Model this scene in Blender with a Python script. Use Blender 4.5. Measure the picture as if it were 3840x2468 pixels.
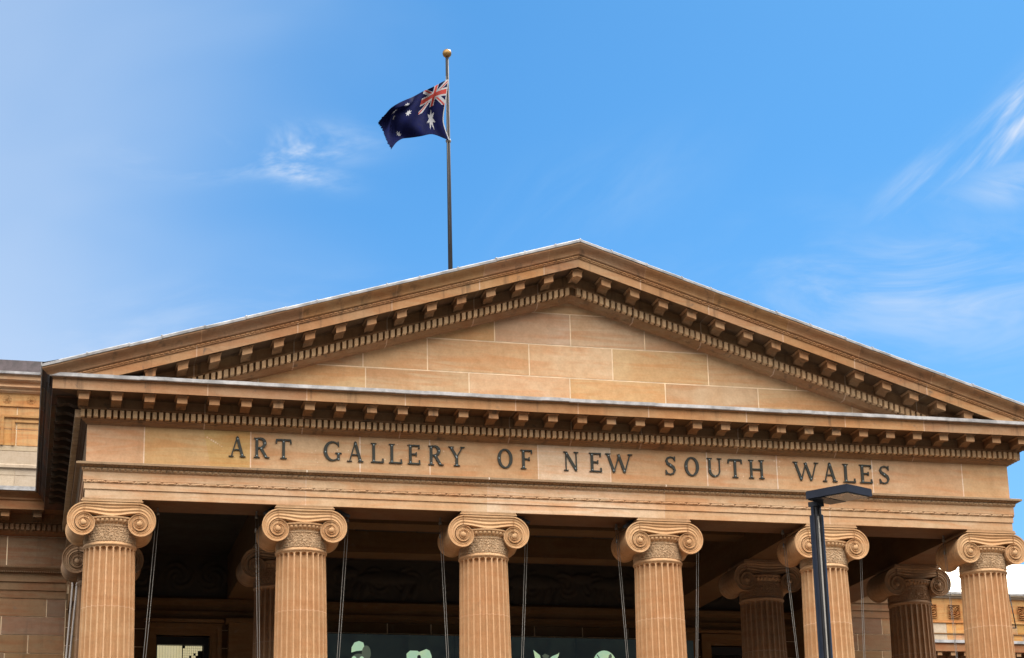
import bpy, math, random
from mathutils import Vector, Matrix, noise
random.seed(7)
PI = math.pi
sc = bpy.context.scene
COL = sc.collection
for o in list(bpy.data.objects): bpy.data.objects.remove(o)

# ------------------------------------------------------------------ scale: one column bay = 3.8 m, eye height 1.6 m
S = 3.8
EYE = 1.6
def T(x, y, z): return Vector((x * S, y * S, EYE + z * S))

# ------------------------------------------------------------------ camera
YAW, PITCH, ROLL = 0.25478, 0.26540, -0.02440
cam = bpy.data.cameras.new("camera"); camo = bpy.data.objects.new("camera", cam); COL.objects.link(camo)
f_ = Vector((math.sin(YAW) * math.cos(PITCH), math.cos(YAW) * math.cos(PITCH), math.sin(PITCH)))
r0 = Vector((math.cos(YAW), -math.sin(YAW), 0)); u0 = r0.cross(f_)
rr = r0 * math.cos(ROLL) + u0 * math.sin(ROLL); uu = u0 * math.cos(ROLL) - r0 * math.sin(ROLL)
M = Matrix((rr, uu, -f_)).transposed().to_4x4()
M.translation = T(-0.40239, -9.89703, 0.0006)
camo.matrix_world = M
cam.sensor_fit = 'HORIZONTAL'; cam.sensor_width = 36.0
cam.lens = 7143.26 / 3840 * 36.0
cam.shift_y = (1700 - 1234) / 3840
cam.clip_start = 0.2; cam.clip_end = 5000
sc.camera = camo
sc.render.resolution_x = 1024; sc.render.resolution_y = 658

# ------------------------------------------------------------------ light
SUN_EL, SUN_AZ = math.radians(47), math.radians(38)      # azimuth from +Y (behind the portico) towards +X
sun = bpy.data.lights.new("sun", 'SUN'); sun.energy = 4.0; sun.angle = math.radians(0.5); sun.color = (1, .94, .85)
suno = bpy.data.objects.new("sun", sun); COL.objects.link(suno)
sd = Vector((math.sin(SUN_AZ) * math.cos(SUN_EL), math.cos(SUN_AZ) * math.cos(SUN_EL), math.sin(SUN_EL)))
suno.rotation_euler = sd.to_track_quat('Z', 'Y').to_euler()
suno.location = (0, 0, 60)
sc.view_settings.view_transform = 'Standard'; sc.view_settings.look = 'None'
sc.view_settings.gamma = 1; sc.view_settings.exposure = 1.0

# ------------------------------------------------------------------ node helper
class NT:
    def __init__(s, tree): s.t = tree; s.n = tree.nodes; s.l = tree.links
    def node(s, typ, ins=None, **kw):
        nd = s.n.new(typ)
        for k, v in kw.items(): setattr(nd, k, v)
        for k, v in (ins or {}).items():
            sock = nd.inputs[k]
            if hasattr(v, 'is_output') or isinstance(v, bpy.types.NodeSocket): s.l.new(v, sock)
            else: sock.default_value = v
        return nd
    def math(s, op, a, b=0.0, c=0.0, clamp=False):
        return s.node('ShaderNodeMath', {0: a, 1: b, 2: c}, operation=op, use_clamp=clamp).outputs[0]
    def vec(s, op, a, b=(0, 0, 0), scale=None):
        nd = s.node('ShaderNodeVectorMath', {0: a, 1: b}, operation=op)
        if scale is not None: nd.inputs[3].default_value = scale
        return nd.outputs[1] if op in ('DOT_PRODUCT', 'LENGTH') else nd.outputs[0]
    def mix(s, f, a, b, blend='MIX'):
        nd = s.n.new('ShaderNodeMix'); nd.data_type = 'RGBA'; nd.blend_type = blend
        for sock, v in ((nd.inputs[0], f), (nd.inputs[6], a), (nd.inputs[7], b)):
            if isinstance(v, bpy.types.NodeSocket): s.l.new(v, sock)
            else: sock.default_value = v if not isinstance(v, tuple) or len(v) == 4 else (*v, 1)
        return nd.outputs[2]
    def noise(s, vec, scale, detail=4, rough=.55, dist=0.0):
        return s.node('ShaderNodeTexNoise', {'Vector': vec, 'Scale': scale, 'Detail': detail, 'Roughness': rough, 'Distortion': dist}).outputs[0]
    def mapping(s, vec, scale, rot=(0, 0, 0), loc=(0, 0, 0)):
        return s.node('ShaderNodeMapping', {'Vector': vec, 'Scale': scale, 'Rotation': rot, 'Location': loc}).outputs[0]
    def ramp(s, f, a, b, lo=0.0, hi=1.0):
        return s.node('ShaderNodeMapRange', {0: f, 1: a, 2: b, 3: lo, 4: hi}, interpolation_type='SMOOTHSTEP').outputs[0]

# ------------------------------------------------------------------ sky
w = bpy.data.worlds.new("World"); sc.world = w; w.use_nodes = True
nt = NT(w.node_tree); nt.n.clear()
sky = nt.node('ShaderNodeTexSky', sky_type='NISHITA', sun_disc=False, sun_elevation=SUN_EL, sun_rotation=SUN_AZ,
              altitude=0, air_density=1.0, dust_density=0.3, ozone_density=2.5)
D = nt.node('ShaderNodeNewGeometry').outputs['Incoming']
D = nt.vec('NORMALIZE', nt.node('ShaderNodeTexCoord').outputs['Generated'])
base = nt.mix(1.0, sky.outputs[0], (0.30, 0.70, .94), 'MULTIPLY')
# thin cirrus and a broad veil of haze in the part of the sky to the left; bright front sky is added light
def gauss(c, ax, sa, sb):
    c = Vector(c).normalized(); a = Vector(ax); a = (a - c * a.dot(c)).normalized(); b = c.cross(a)
    dv = nt.vec('SUBTRACT', D, tuple(c))
    q = nt.math('ADD', nt.math('POWER', nt.math('DIVIDE', nt.vec('DOT_PRODUCT', dv, tuple(a)), sa), 2),
                nt.math('POWER', nt.math('DIVIDE', nt.vec('DOT_PRODUCT', dv, tuple(b)), sb), 2))
    return nt.math('EXPONENT', nt.math('MULTIPLY', q, -1.0))
def grain(ax, c, nscale, stretch, seed):
    c_ = Vector(c).normalized(); a = Vector(ax); a = (a - c_ * a.dot(c_)).normalized(); b = c_.cross(a)
    comb = nt.node('ShaderNodeCombineXYZ', {0: nt.math('MULTIPLY', nt.vec('DOT_PRODUCT', D, tuple(a)), stretch),
                                            1: nt.vec('DOT_PRODUCT', D, tuple(b)), 2: seed}).outputs[0]
    return nt.ramp(nt.noise(comb, nscale, 5, .62, .6), .36, .70)
def field(spots, gr):
    m = None
    for c, ax, sa, sb, amp in spots:
        g = nt.math('MULTIPLY', gauss(c, ax, sa, sb), amp); m = g if m is None else nt.math('MAXIMUM', m, g)
    return nt.math('MULTIPLY', m, gr)
level = field([((0.102, 0.907, 0.4105), (0.98, -.1, .10), .046, .010, 1.9), ((0.083, 0.910, 0.4060), (0.97, -.1, .10), .040, .008, 1.0),
               ((0.118, 0.9055, 0.4030), (0.97, -.1, -.25), .026, .007, 1.3), ((0.45, 0.825, 0.325), (0.9, .1, .05), .10, .034, .62),
               ((0.18, 0.93, 0.31), (0.9, .1, .05), .14, .030, .6), ((0.482, 0.79, 0.376), (0.8, .3, .3), .040, .012, .7)], grain((.98, -.1, .1), (.2, .9, .4), 30, .38, 1.3))
slant = field([((0.474, 0.779, 0.412), (0.62, .2, .62), .055, .011, 2.0), ((0.446, 0.806, 0.390), (0.72, .3, .55), .045, .012, .9),
               ((0.275, 0.881, 0.388), (0.7, .1, .35), .06, .022, .22)], grain((.66, .2, .6), (.46, .79, .4), 26, .26, 4.4))
m = nt.math('MAXIMUM', level, slant)
sx = nt.node('ShaderNodeSeparateXYZ', {0: D})
dx = sx.outputs[0]; dy = sx.outputs[1]; dz = sx.outputs[2]
soft = nt.noise(nt.mapping(D, (5, 5, 9)), 1.0, 3, .55, .4)
veil = nt.ramp(nt.math('ADD', dx, nt.math('MULTIPLY', nt.math('SUBTRACT', soft, .5), .16)), .22, -.03, 0.0, .54)
veil2 = nt.ramp(dz, .42, .22, 0.0, .22)
rest = nt.ramp(dy, .25, -.30, 0.0, 1.0)
low = nt.ramp(dz, .12, .0, 0, .3)
v = nt.math('MAXIMUM', nt.math('ADD', veil, veil2, clamp=True), nt.math('MAXIMUM', rest, low))
m = nt.math('ADD', m, nt.math('MULTIPLY', v, nt.math('SUBTRACT', 1.0, m)), clamp=True)
CLOUD_FILL = nt.mix(m, (2.8, 4.5, 6.7, 1), (5.9, 6.3, 7.1, 1))
FRONTFILL = nt.mix(nt.ramp(dz, .24, .62), (.5, .48, .45, 1), (47, 44.5, 41.5, 1))  # unseen bright sky behind the camera, added to light the facade
CLOUD_FILL = nt.mix(rest, CLOUD_FILL, FRONTFILL)
out = nt.mix(m, base, CLOUD_FILL)
bg = nt.node('ShaderNodeBackground', {0: out, 1: 0.07})
nt.l.new(bg.outputs[0], nt.node('ShaderNodeOutputWorld').inputs[0])

# ------------------------------------------------------------------ materials
def mat(name):
    m = bpy.data.materials.new(name); m.use_nodes = True; nt = NT(m.node_tree)
    b = m.node_tree.nodes['Principled BSDF']; return m, nt, b
def stone(name, c1, c2, c3, bed=1.0, grime=.45, streak=.25, scale=1.0, relief=0.0):
    m, n, b = mat(name)
    P = n.node('ShaderNodeNewGeometry').outputs['Position']
    big = n.ramp(n.noise(P, .55 * scale, 4, .6, .5), .36, .66)
    bedn = n.ramp(n.noise(n.mapping(P, (.5, .5, 4.5), (.05, .12, 0)), 1.1 * scale, 5, .6, 1.2), .40, .70)
    fine = n.noise(P, 22 * scale, 2, .6)
    mid = n.noise(P, 5 * scale, 3, .6)
    col = n.mix(big, (*c1, 1), (*c3, 1))
    col = n.mix(n.math('MULTIPLY', bedn, bed, clamp=True), col, (*c2, 1))
    col = n.mix(1.0, col, n.node('ShaderNodeCombineColor', {0: n.ramp(mid, .25, .75, .93, 1.06), 1: n.ramp(mid, .25, .75, .92, 1.07), 2: n.ramp(mid, .25, .75, .90, 1.09)}).outputs[0], 'MULTIPLY')
    col = n.mix(1.0, col, n.node('ShaderNodeCombineColor', {0: n.ramp(fine, .25, .75, .94, 1.05), 1: n.ramp(fine, .25, .75, .94, 1.05), 2: n.ramp(fine, .25, .75, .93, 1.06)}).outputs[0], 'MULTIPLY')
    dr = n.ramp(n.noise(n.mapping(P, (2.6, 2.6, .35)), 1.6 * scale, 3, .65), .54, .75)
    col = n.mix(n.math('MULTIPLY', dr, streak), col, (.10, .065, .04, 1))
    sp = n.ramp(n.noise(P, 3.1 * scale, 4, .7, .8), .60, .74)
    col = n.mix(n.math('MULTIPLY', sp, grime), col, (.13, .10, .075, 1))
    tone = n.node('ShaderNodeAttribute', attribute_name='tone').outputs['Color']
    col = n.mix(1.0, col, tone, 'MULTIPLY')
    n.l.new(col, b.inputs['Base Color']); b.inputs['Roughness'].default_value = .88
    b.inputs['Specular IOR Level'].default_value = .25
    h = n.math('ADD', n.math('MULTIPLY', fine, .4), n.math('MULTIPLY', mid, .6))
    bp = n.node('ShaderNodeBump', {'Strength': .45, 'Distance': .012, 'Height': h})
    n.l.new(bp.outputs[0], b.inputs['Normal'])
    return m
STONE = stone('sandstone', (.487, .306, .170), (.48, .236, .108), (.525, .367, .230), bed=.75, grime=.12, streak=.08)
CORN = stone('weathered_sandstone', (.37, .195, .092), (.33, .145, .060), (.38, .235, .128), bed=.6, grime=.8, streak=.7)
GREY = stone('lichened_sandstone', (.44, .295, .175), (.40, .245, .135), (.47, .335, .21), bed=.4, grime=.7, streak=.3)
COLM = stone('column_sandstone', (.487, .287, .151), (.455, .237, .107), (.508, .328, .184), bed=.5, grime=.15, streak=.10)
SIDE = stone('shaded_flank_sandstone', (.075, .045, .026), (.13, .045, .02), (.06, .05, .036), bed=.9, grime=.8, streak=.7)  # flank stone, its shade put into a dark base colour
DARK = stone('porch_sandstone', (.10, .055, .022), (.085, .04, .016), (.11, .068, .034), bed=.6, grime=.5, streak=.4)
WING = stone('brown_sandstone', (.20, .115, .062), (.19, .082, .038), (.20, .135, .08), bed=.8, grime=.6, streak=.5)
OCHRE = stone('ochre_sandstone', (.46, .25, .095), (.42, .17, .055), (.46, .29, .13), bed=.8, grime=.25, streak=.3)
PALE = stone('pale_sandstone', (.40, .325, .24), (.38, .29, .19), (.42, .35, .27), bed=.3, grime=.25, streak=.4)
def plain(name, c, rough=.6, metal=0.0, spec=.5, var=.15, nscale=3.0, bump=0.0):
    m, n, b = mat(name)
    P = n.node('ShaderNodeNewGeometry').outputs['Position']
    no = n.noise(P, nscale, 6, .65, .3)
    col = n.mix(n.ramp(no, .3, .7), tuple(x * (1 - var) for x in c), tuple(min(1, x * (1 + var)) for x in c))
    n.l.new(col, b.inputs['Base Color'])
    n.l.new(n.ramp(no, .3, .7, rough * .85, min(1, rough * 1.15)), b.inputs['Roughness'])
    b.inputs['Metallic'].default_value = metal; b.inputs['Specular IOR Level'].default_value = spec
    if bump: n.l.new(n.node('ShaderNodeBump', {'Strength': bump, 'Distance': .02, 'Height': no}).outputs[0], b.inputs['Normal'])
    return m
MORTAR = plain('mortar', (.74, .58, .40), .9, var=.2)
LEAD = plain('lead_flashing', (.33, .33, .34), .8, .0, spec=.25, var=.4, nscale=2.2, bump=.3)
LEADH = plain('lead_ledge', (.42, .42, .43), .8, .0, spec=.25, var=.35, nscale=2.5, bump=.3)
LETTER = plain('bronze_letter', (.020, .022, .016), .6, .1, var=.4, nscale=6)
STUD = plain('letter_stud', (.25, .30, .32), .5, .5)
SLATE = plain('slate', (.075, .062, .068), .8, var=.45, nscale=4, bump=.4)
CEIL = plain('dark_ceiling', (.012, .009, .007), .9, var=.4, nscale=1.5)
RELIEF = plain('dark_carving', (.026, .021, .016), .9, var=.4)  # carving evenly darker than the wall stone
CABLE = plain('steel_cable', (.16, .15, .135), .6, .1)
NAVY = plain('navy_paint', (.006, .0095, .021), .45, .0, spec=.35, var=.18, nscale=9)
BLACK = plain('black_metal', (.012, .013, .017), .45, .2, var=.3)
POLE = plain('grey_pole', (.036, .036, .039), .7, .0, spec=.12, var=.2, nscale=2)
BRASS = plain('aged_brass', (.26, .15, .045), .45, .6, var=.35, nscale=14)
LENS = plain('lamp_glass', (.13, .125, .11), .3, 0, var=.2, nscale=12)
BANNER = plain('teal_banner', (.05, .085, .085), .35, 0, var=.5, nscale=1.6)
ROOFW = plain('pale_metal_roof', (.66, .57, .38), .6, 0, var=.03, nscale=1)
GROUND = plain('asphalt', (.026, .025, .022), .9, var=.3, nscale=.7)
PAVE = plain('paving', (.036, .030, .025), .85, var=.25, nscale=.9)
def glow(name, c, strength, alt=None, stripes=0):
    m, n, b = mat(name)
    b.inputs['Base Color'].default_value = (*c, 1); b.inputs['Roughness'].default_value = .5
    no = n.noise(n.node('ShaderNodeNewGeometry').outputs['Position'], 4.0, 5, .6, .5)
    e = n.mix(n.ramp(no, .35, .68), (*c, 1), (*(alt or c), 1))
    n.l.new(e, b.inputs['Emission Color']); b.inputs['Emission Strength'].default_value = strength
    return m
LIT = glow('window_glow', (.62, .56, .32), .36, (.66, .60, .38))  # emission stands in for the bright view in the window glass
PRINT = glow('lit_print', (.33, .53, .38), .46, (.44, .58, .34))
PRINTG = glow('lit_print_grey', (.12, .16, .12), .25)
SCREEN = glow('backlit_panel', (.016, .026, .026), .25, (.008, .014, .018))
FB = plain('flag_blue', (.004, .006, .040), .85, spec=.1, var=.2, nscale=6)
FW = plain('flag_white', (.34, .35, .37), .85, var=.05)
FR = plain('flag_red', (.33, .03, .02), .85, var=.1)
GLASS, n_, b_ = mat('window_glass'); b_.inputs['Base Color'].default_value = (.012, .012, .014, 1); b_.inputs['Roughness'].default_value = .06

# ------------------------------------------------------------------ mesh builder (units: bays)
class MB:
    def __init__(s): s.v = []; s.f = []; s.t = []; s.m = []; s.sm = []
    def add(s, vs, fs, tone=(1, 1, 1), mi=0, smooth=False):
        o = len(s.v); s.v += [tuple(v) for v in vs]
        for f in fs: s.f.append(tuple(i + o for i in f)); s.t.append(tone); s.m.append(mi); s.sm.append(smooth)
    def quad(s, a, b, c, d, tone=(1, 1, 1), mi=0): s.add([a, b, c, d], [(0, 1, 2, 3)], tone, mi)
    def box(s, x0, x1, y0, y1, z0, z1, tone=(1, 1, 1), mi=0, bev=0):
        if not bev:
            s.add([(x, y, z) for x in (x0, x1) for y in (y0, y1) for z in (z0, z1)],
                  [(0, 1, 3, 2), (4, 6, 7, 5), (0, 4, 5, 1), (2, 3, 7, 6), (0, 2, 6, 4), (1, 5, 7, 3)], tone, mi)
            return
        b = bev; pts = []; ring = lambda z, k: [(x0 + k + b, y0 + k, z), (x1 - k - b, y0 + k, z), (x1 - k, y0 + k + b, z), (x1 - k, y1 - k - b, z), (x1 - k - b, y1 - k, z), (x0 + k + b, y1 - k, z), (x0 + k, y1 - k - b, z), (x0 + k, y0 + k + b, z)]
        rings = [ring(z0, b * .7), ring(z0 + b, 0), ring(z1 - b, 0), ring(z1, b * .7)]
        s.loft(rings, closed=True, cap=True, tone=tone, mi=mi)
    def loft(s, rings, closed=False, cap=False, tone=(1, 1, 1), mi=0, smooth=False, tones=None):
        n = len(rings[0]); vs = [p for r in rings for p in r]; fs = []
        for i in range(len(rings) - 1):
            for j in range(n if closed else n - 1):
                k = (j + 1) % n
                fs.append((i * n + j, i * n + k, (i + 1) * n + k, (i + 1) * n + j))
        if cap: fs.append(tuple(range(n))[::-1]); fs.append(tuple((len(rings) - 1) * n + j for j in range(n)))
        s.add(vs, fs, tone, mi, smooth)
    def tube(s, a, b, r, n=8, r2=None, tone=(1, 1, 1), mi=0, smooth=True):
        a = Vector(a); b = Vector(b); d = (b - a).normalized(); x = d.orthogonal().normalized(); y = d.cross(x); r2 = r if r2 is None else r2
        s.loft([[tuple(p + (x * math.cos(2 * PI * i / n) + y * math.sin(2 * PI * i / n)) * q) for i in range(n)] for p, q in ((a, r), (b, r2))], True, True, tone, mi, smooth)
    def lathe(s, prof, n=48, c=(0, 0), tone=(1, 1, 1), mi=0, smooth=True, rf=None, cap=False):
        s.loft([[(c[0] + (r if rf is None else rf(r, z, 2 * PI * i / n)) * math.cos(2 * PI * i / n), c[1] + (r if rf is None else rf(r, z, 2 * PI * i / n)) * math.sin(2 * PI * i / n), z) for i in range(n)] for r, z in prof], True, cap, tone, mi, smooth)
    def clip(s, zmin):   # cut everything below zmin away
        me = s.mesh('tmp', []); import bmesh
        bm = bmesh.new(); bm.from_mesh(me)
        bmesh.ops.bisect_plane(bm, geom=bm.verts[:] + bm.edges[:] + bm.faces[:], plane_co=(0, 0, zmin), plane_no=(0, 0, 1), clear_inner=True)
        return bm
    def mesh(s, name, mats, local=False):
        me = bpy.data.meshes.new(name); me.from_pydata([tuple(Vector(v) * S) for v in s.v] if local else [tuple(T(*v)) for v in s.v], [], s.f)
        for m in mats: me.materials.append(m)
        a = me.attributes.new('tone', 'FLOAT_COLOR', 'CORNER'); k = 0; buf = []
        for f, t in zip(s.f, s.t): buf += [t[0], t[1], t[2], 1.0] * len(f)
        a.data.foreach_set('color', buf)
        me.polygons.foreach_set('material_index', s.m); me.polygons.foreach_set('use_smooth', s.sm)
        me.update(); return me
    def build(s, name, mats, parent=None, at=None):
        """at: origin in bays, then the vertices are local to it"""
        if not isinstance(mats, (list, tuple)): mats = [mats]
        me = s.mesh(name, mats, at is not None)
        return link(name, me, parent, T(*at) if at is not None else None)
def link(name, me, parent=None, loc=None):
    o = bpy.data.objects.new(name, me); COL.objects.link(o)
    if loc is not None: o.location = loc
    if parent is not None: o.parent = parent; 
    return o
def tag(o, label=None, cat=None, group=None, kind=None):
    if label: o['label'] = label
    if cat: o['category'] = cat
    if group: o['group'] = group
    if kind: o['kind'] = kind
    return o
def empty(name, label, cat, group=None):
    return tag(bpy.data.objects.new(name, None), label, cat, group) if False else tag(link(name, None), label, cat, group)
def rt(a=.06, hue=.04):   # random block tone
    k = 1 + random.uniform(-a, a); h = random.uniform(-hue, hue)
    return (k * (1 + h * .3), k, k * (1 - h * 1.6))
JT = (1.38, 1.7, 2.3)   # pale joint seen against the stone

# ------------------------------------------------------------------ the building
B = empty('art_gallery', 'long sandstone gallery with columned portico, plain pediment and dark lettering along its frieze', 'building')
SL = .3093; XC = 2.5

def cuts(xa, xb, joints, gw=.006):
    xs = [(xa, None)]; seg = []
    x = xa
    for j in sorted(joints):
        if xa + .02 < j < xb - .02:
            seg.append((x, j - gw / 2, False)); seg.append((j - gw / 2, j + gw / 2, True)); x = j + gw / 2
    seg.append((x, xb, False)); return seg
def front(mb, prof, joints=(), shear=False, xa=None, xb=None, var=.05, hue=.03, tones=None, jt=None, mi=0, y0=0.0, shade=None):
    """extrude a (projection, height) profile along the front; the free ends are mitred at the corners"""
    L = xa if xa is not None else None
    A_ = 0.0 if L is None else xa; B_ = 5.0 if xb is None else xb
    seg = cuts(A_, B_, joints); k = 0
    for a, b, isj in seg:
        t = (jt or JT) if isj else (tones[k] if tones else rt(var, hue))
        if not isj: k += 1
        parts = [(a, b)]
        if shear and a < XC < b: parts = [(a, XC), (XC, b)]
        for (c, d) in parts:
            rings = []
            for e, isend, sgn in ((c, c == A_ and xa is None, -1), (d, d == B_ and xb is None, 1)):
                r = []
                for p, z in prof:
                    x = e + (sgn * p if isend else 0)
                    r.append((x, y0 - p, z - (SL * abs(x - XC) if shear else 0)))
                rings.append(r)
            mb.loft(rings, tone=t, mi=mi)
            for j, k_ in (shade or {}).items():      # shade of soffits and dentil gaps painted into the face tones
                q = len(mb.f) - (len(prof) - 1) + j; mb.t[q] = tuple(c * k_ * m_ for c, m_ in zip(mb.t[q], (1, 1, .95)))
def side(mb, prof, sgn, y1, joints=(), var=.06, tone=None, y0=None):
    """the same profile along the flank (sgn -1 left, +1 right)"""
    x = 0.0 if sgn < 0 else 5.0
    rings = []
    ra = [(x + sgn * p, -p if y0 is None else y0, z) for p, z in prof]; rb = [(x + sgn * p, y1, z) for p, z in prof]
    mb.loft([ra, rb], tone=tone or rt(var))
YE = 2.54           # plane of the wing walls
# --- architrave: three fasciae
AJ = [1.0027, 1.9952, 3.0056, 3.9942]
atone = [(1.02, 1.03, 1.06), (1.05, 1.06, 1.06), (1.16, 1.24, 1.36), (1.03, 1.0, .97), (.98, .97, .96)]
mb = MB()
AP = [(.128, 2.405), (.140, 2.405), (.140, 2.4515), (.146, 2.4525), (.146, 2.484)]
AP2 = [(.152, 2.4985), (.152, 2.543), (.157, 2.5445)]
JA = (1.14, 1.26, 1.48)
front(mb, AP, AJ, tones=atone, jt=JA); front(mb, AP2, AJ, tones=atone, jt=JA)
for s_ in (-1, 1):
    side(mb, AP, s_, YE, tone=(.6, .6, .6)); side(mb, AP2, s_, YE, tone=(.6, .6, .6))  # flank shade painted into the tone
# soffit and inner face; heavy shade is painted into the soffit tones
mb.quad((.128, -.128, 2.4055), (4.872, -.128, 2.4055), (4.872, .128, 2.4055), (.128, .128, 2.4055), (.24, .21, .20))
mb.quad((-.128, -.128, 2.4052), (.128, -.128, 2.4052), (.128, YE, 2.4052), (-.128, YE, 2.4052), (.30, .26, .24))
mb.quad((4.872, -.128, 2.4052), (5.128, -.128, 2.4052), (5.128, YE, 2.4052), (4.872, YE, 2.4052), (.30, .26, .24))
mb.build('architrave', STONE, B)
mb = MB()
mb.quad((.128, .128, 2.405), (4.872, .128, 2.405), (4.872, .128, 2.70), (.128, .128, 2.70))
mb.quad((.128, .128, 2.405), (.128, YE, 2.405), (.128, YE, 2.70), (.128, .128, 2.70), (.9, .85, .8))
mb.quad((4.872, .128, 2.405), (4.872, YE, 2.405), (4.872, YE, 2.70), (4.872, .128, 2.70), (.9, .85, .8))
for X in (1, 4): mb.box(X - .128, X + .128, .128, YE, 2.406, 2.70, (.9, .85, .8))
for y_ in (.95, 1.75): mb.box(1.13, 3.87, y_ - .09, y_ + .09, 2.56, 2.70)
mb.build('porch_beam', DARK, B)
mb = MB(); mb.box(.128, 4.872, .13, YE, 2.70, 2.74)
for k in range(7):
    x_ = 1.35 + k * .385
    for (y0_, y1_) in ((.2, .82), (1.08, 1.62), (1.88, 2.45)): mb.box(x_ - .16, x_ + .16, y0_, y1_, 2.685, 2.7)
mb.build('porch_ceiling', CEIL, B)

# --- carved mouldings (bead and reel, egg and dart) as modulated strips along the front
def carved(mb, z0, z1, p0, p1, amp, pitch, kind, xa, xb, shear=False, tone=(.9, .9, .9), step=None):
    n = max(8, int((xb - xa) / (pitch / 7))); rows = 5; rings = []
    for i in range(n + 1):
        x = xa + (xb - xa) * i / n; ph = (x / pitch) % 1
        r = []
        for j in range(rows):
            t = j / (rows - 1); bulge = math.sin(PI * t)
            if kind == 'bead':   # long reel, then two small beads
                k = 1.0 if ph < .5 else (.75 * abs(math.sin((ph - .5) * 4 * PI)))
                if ph < .06 or abs(ph - .5) < .05: k = -.5
            else:
                k = abs(math.sin(PI * ph)) ** .7 if True else 0
                if ph < .10 or ph > .90: k = -.35
            p = p0 + (p1 - p0) * t + amp * bulge * k
            r.append((x, -p, z0 + (z1 - z0) * t - (SL * abs(x - XC) if shear else 0)))
        rings.append(r)
    mb.loft(rings, tone=tone, smooth=False)
mb = MB()
front(mb, [(.146, 2.484), (.149, 2.4845), (.149, 2.498), (.152, 2.4985)], tones=[(.55, .5, .46)])
carved(mb, 2.4855, 2.4975, .149, .150, .006, .072, 'bead', -.15, 5.15, tone=(1.05, 1.05, 1.05))
for s_ in (-1, 1): side(mb, [(.146, 2.484), (.151, 2.4845), (.151, 2.498), (.152, 2.4985)], s_, YE)
mb.build('bead_moulding', STONE, B)
mb = MB()
TP = [(.157, 2.5445), (.158, 2.5455), (.163, 2.562), (.164, 2.564), (.168, 2.571), (.190, 2.5745), (.190, 2.585), (.176, 2.590), (.142, 2.594)]
front(mb, TP, AJ, tones=[(.62, .62, .62)] * 5)
for s_ in (-1, 1): side(mb, TP, s_, YE, tone=(.5, .5, .5))  # flank moulding darkened, shade painted in
carved(mb, 2.547, 2.561, .159, .165, .006, .030, 'egg', -.16, 5.16, tone=(1.0, 1.0, 1.0))
carved(mb, 2.5635, 2.5735, .166, .182, .006, .021, 'egg', -.17, 5.17, tone=(.55, .5, .45))
carved(mb, 2.578, 2.588, .186, .180, .005, .040, 'egg', -.18, 5.18, tone=(.85, .85, .85))
mb.build('taenia_moulding', GREY, B)
# --- frieze
FJ = [.1539, .7092, 1.2952, 1.6784, 2.2861, 2.7011, 3.27, 3.6908, 4.2782, 4.8457]
ft = [(1.04, 1.0, 1.02), (1.02, 1.02, .86), (1.0, .97, .92), (.98, .96, .92), (.99, .95, .90), (1.20, 1.36, 1.62), (.98, .95, .92), (1.0, .98, .98), (1.05, 1.0, .95), (1.03, 1.0, 1.0), (1.03, 1.03, .98)]
mb = MB(); FP = [(.140, 2.5935), (.140, 2.7965)]
front(mb, FP, FJ, tones=ft)
for s_ in (-1, 1): side(mb, FP, s_, YE, tone=(.42, .44, .42) if s_ < 0 else (.8, .8, .8))  # flank tones carry painted shade, deepest on the left
for (cx, cz) in [(random.uniform(1.0, 1.95), random.uniform(2.63, 2.78)) for _ in range(26)] + [(random.uniform(3.3, 4.35), random.uniform(2.63, 2.78)) for _ in range(34)] + [(.48 + .011 * i, 2.755 - .0065 * i) for i in range(8)]:
    r_ = random.uniform(.0022, .0050); mb.add([(cx + r_ * math.cos(PI * i / 4), -.1412, cz + r_ * math.sin(PI * i / 4)) for i in range(8)], [tuple(range(8))], (1.28, 1.45, 1.7))
mb.quad((.50, -.1406, 2.5945), (.705, -.1406, 2.5945), (.705, -.1406, 2.7955), (.46, -.1406, 2.7955), (1.0, 1.0, .72))
mb.build('frieze', STONE, B); FR_O = [o for o in B.children if o.name == 'frieze'][0]

# --- letters: built from tapered strokes with serifs, proud of the frieze
def ribbon(pts, ws):
    L = []; R = []
    for i, (x, y) in enumerate(pts):
        a = pts[max(0, i - 1)]; b = pts[min(len(pts) - 1, i + 1)]; dx, dy = b[0] - a[0], b[1] - a[1]; l = math.hypot(dx, dy) or 1
        nx, ny = -dy / l, dx / l; h = ws[i] / 2
        L.append((x + nx * h, y + ny * h)); R.append((x - nx * h, y - ny * h))
    return L, R
def bar(x0, y0, x1, y1, w, w2=None): return ('r', [(x0, y0), (x1, y1)], [w, w if w2 is None else w2])
def arc(cx, cy, rx, ry, a0, a1, wf, n=16):
    P = []; W_ = []
    for i in range(n + 1):
        a = math.radians(a0 + (a1 - a0) * i / n); P.append((cx + rx * math.cos(a), cy + ry * math.sin(a))); W_.append(wf(math.cos(a), math.sin(a), i / n))
    return ('r', P, W_)
TK, TN, SF = .136, .058, .044
def serif(x, y, w=.30, up=True): return ('p', [(x - w / 2, y), (x + w / 2, y), (x + w / 2, y + (SF if up else -SF)), (x - w / 2, y + (SF if up else -SF))])
def stem(x, w=TK, sw=None): return [bar(x, 0, x, 1, w), serif(x, 0, sw or w + .15), serif(x, 1, sw or w + .15, False)]
def tick(x, y, dy): return ('p', [(x - .035, y), (x + .035, y), (x + .02, y + dy), (x - .035, y + dy)])
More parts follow.
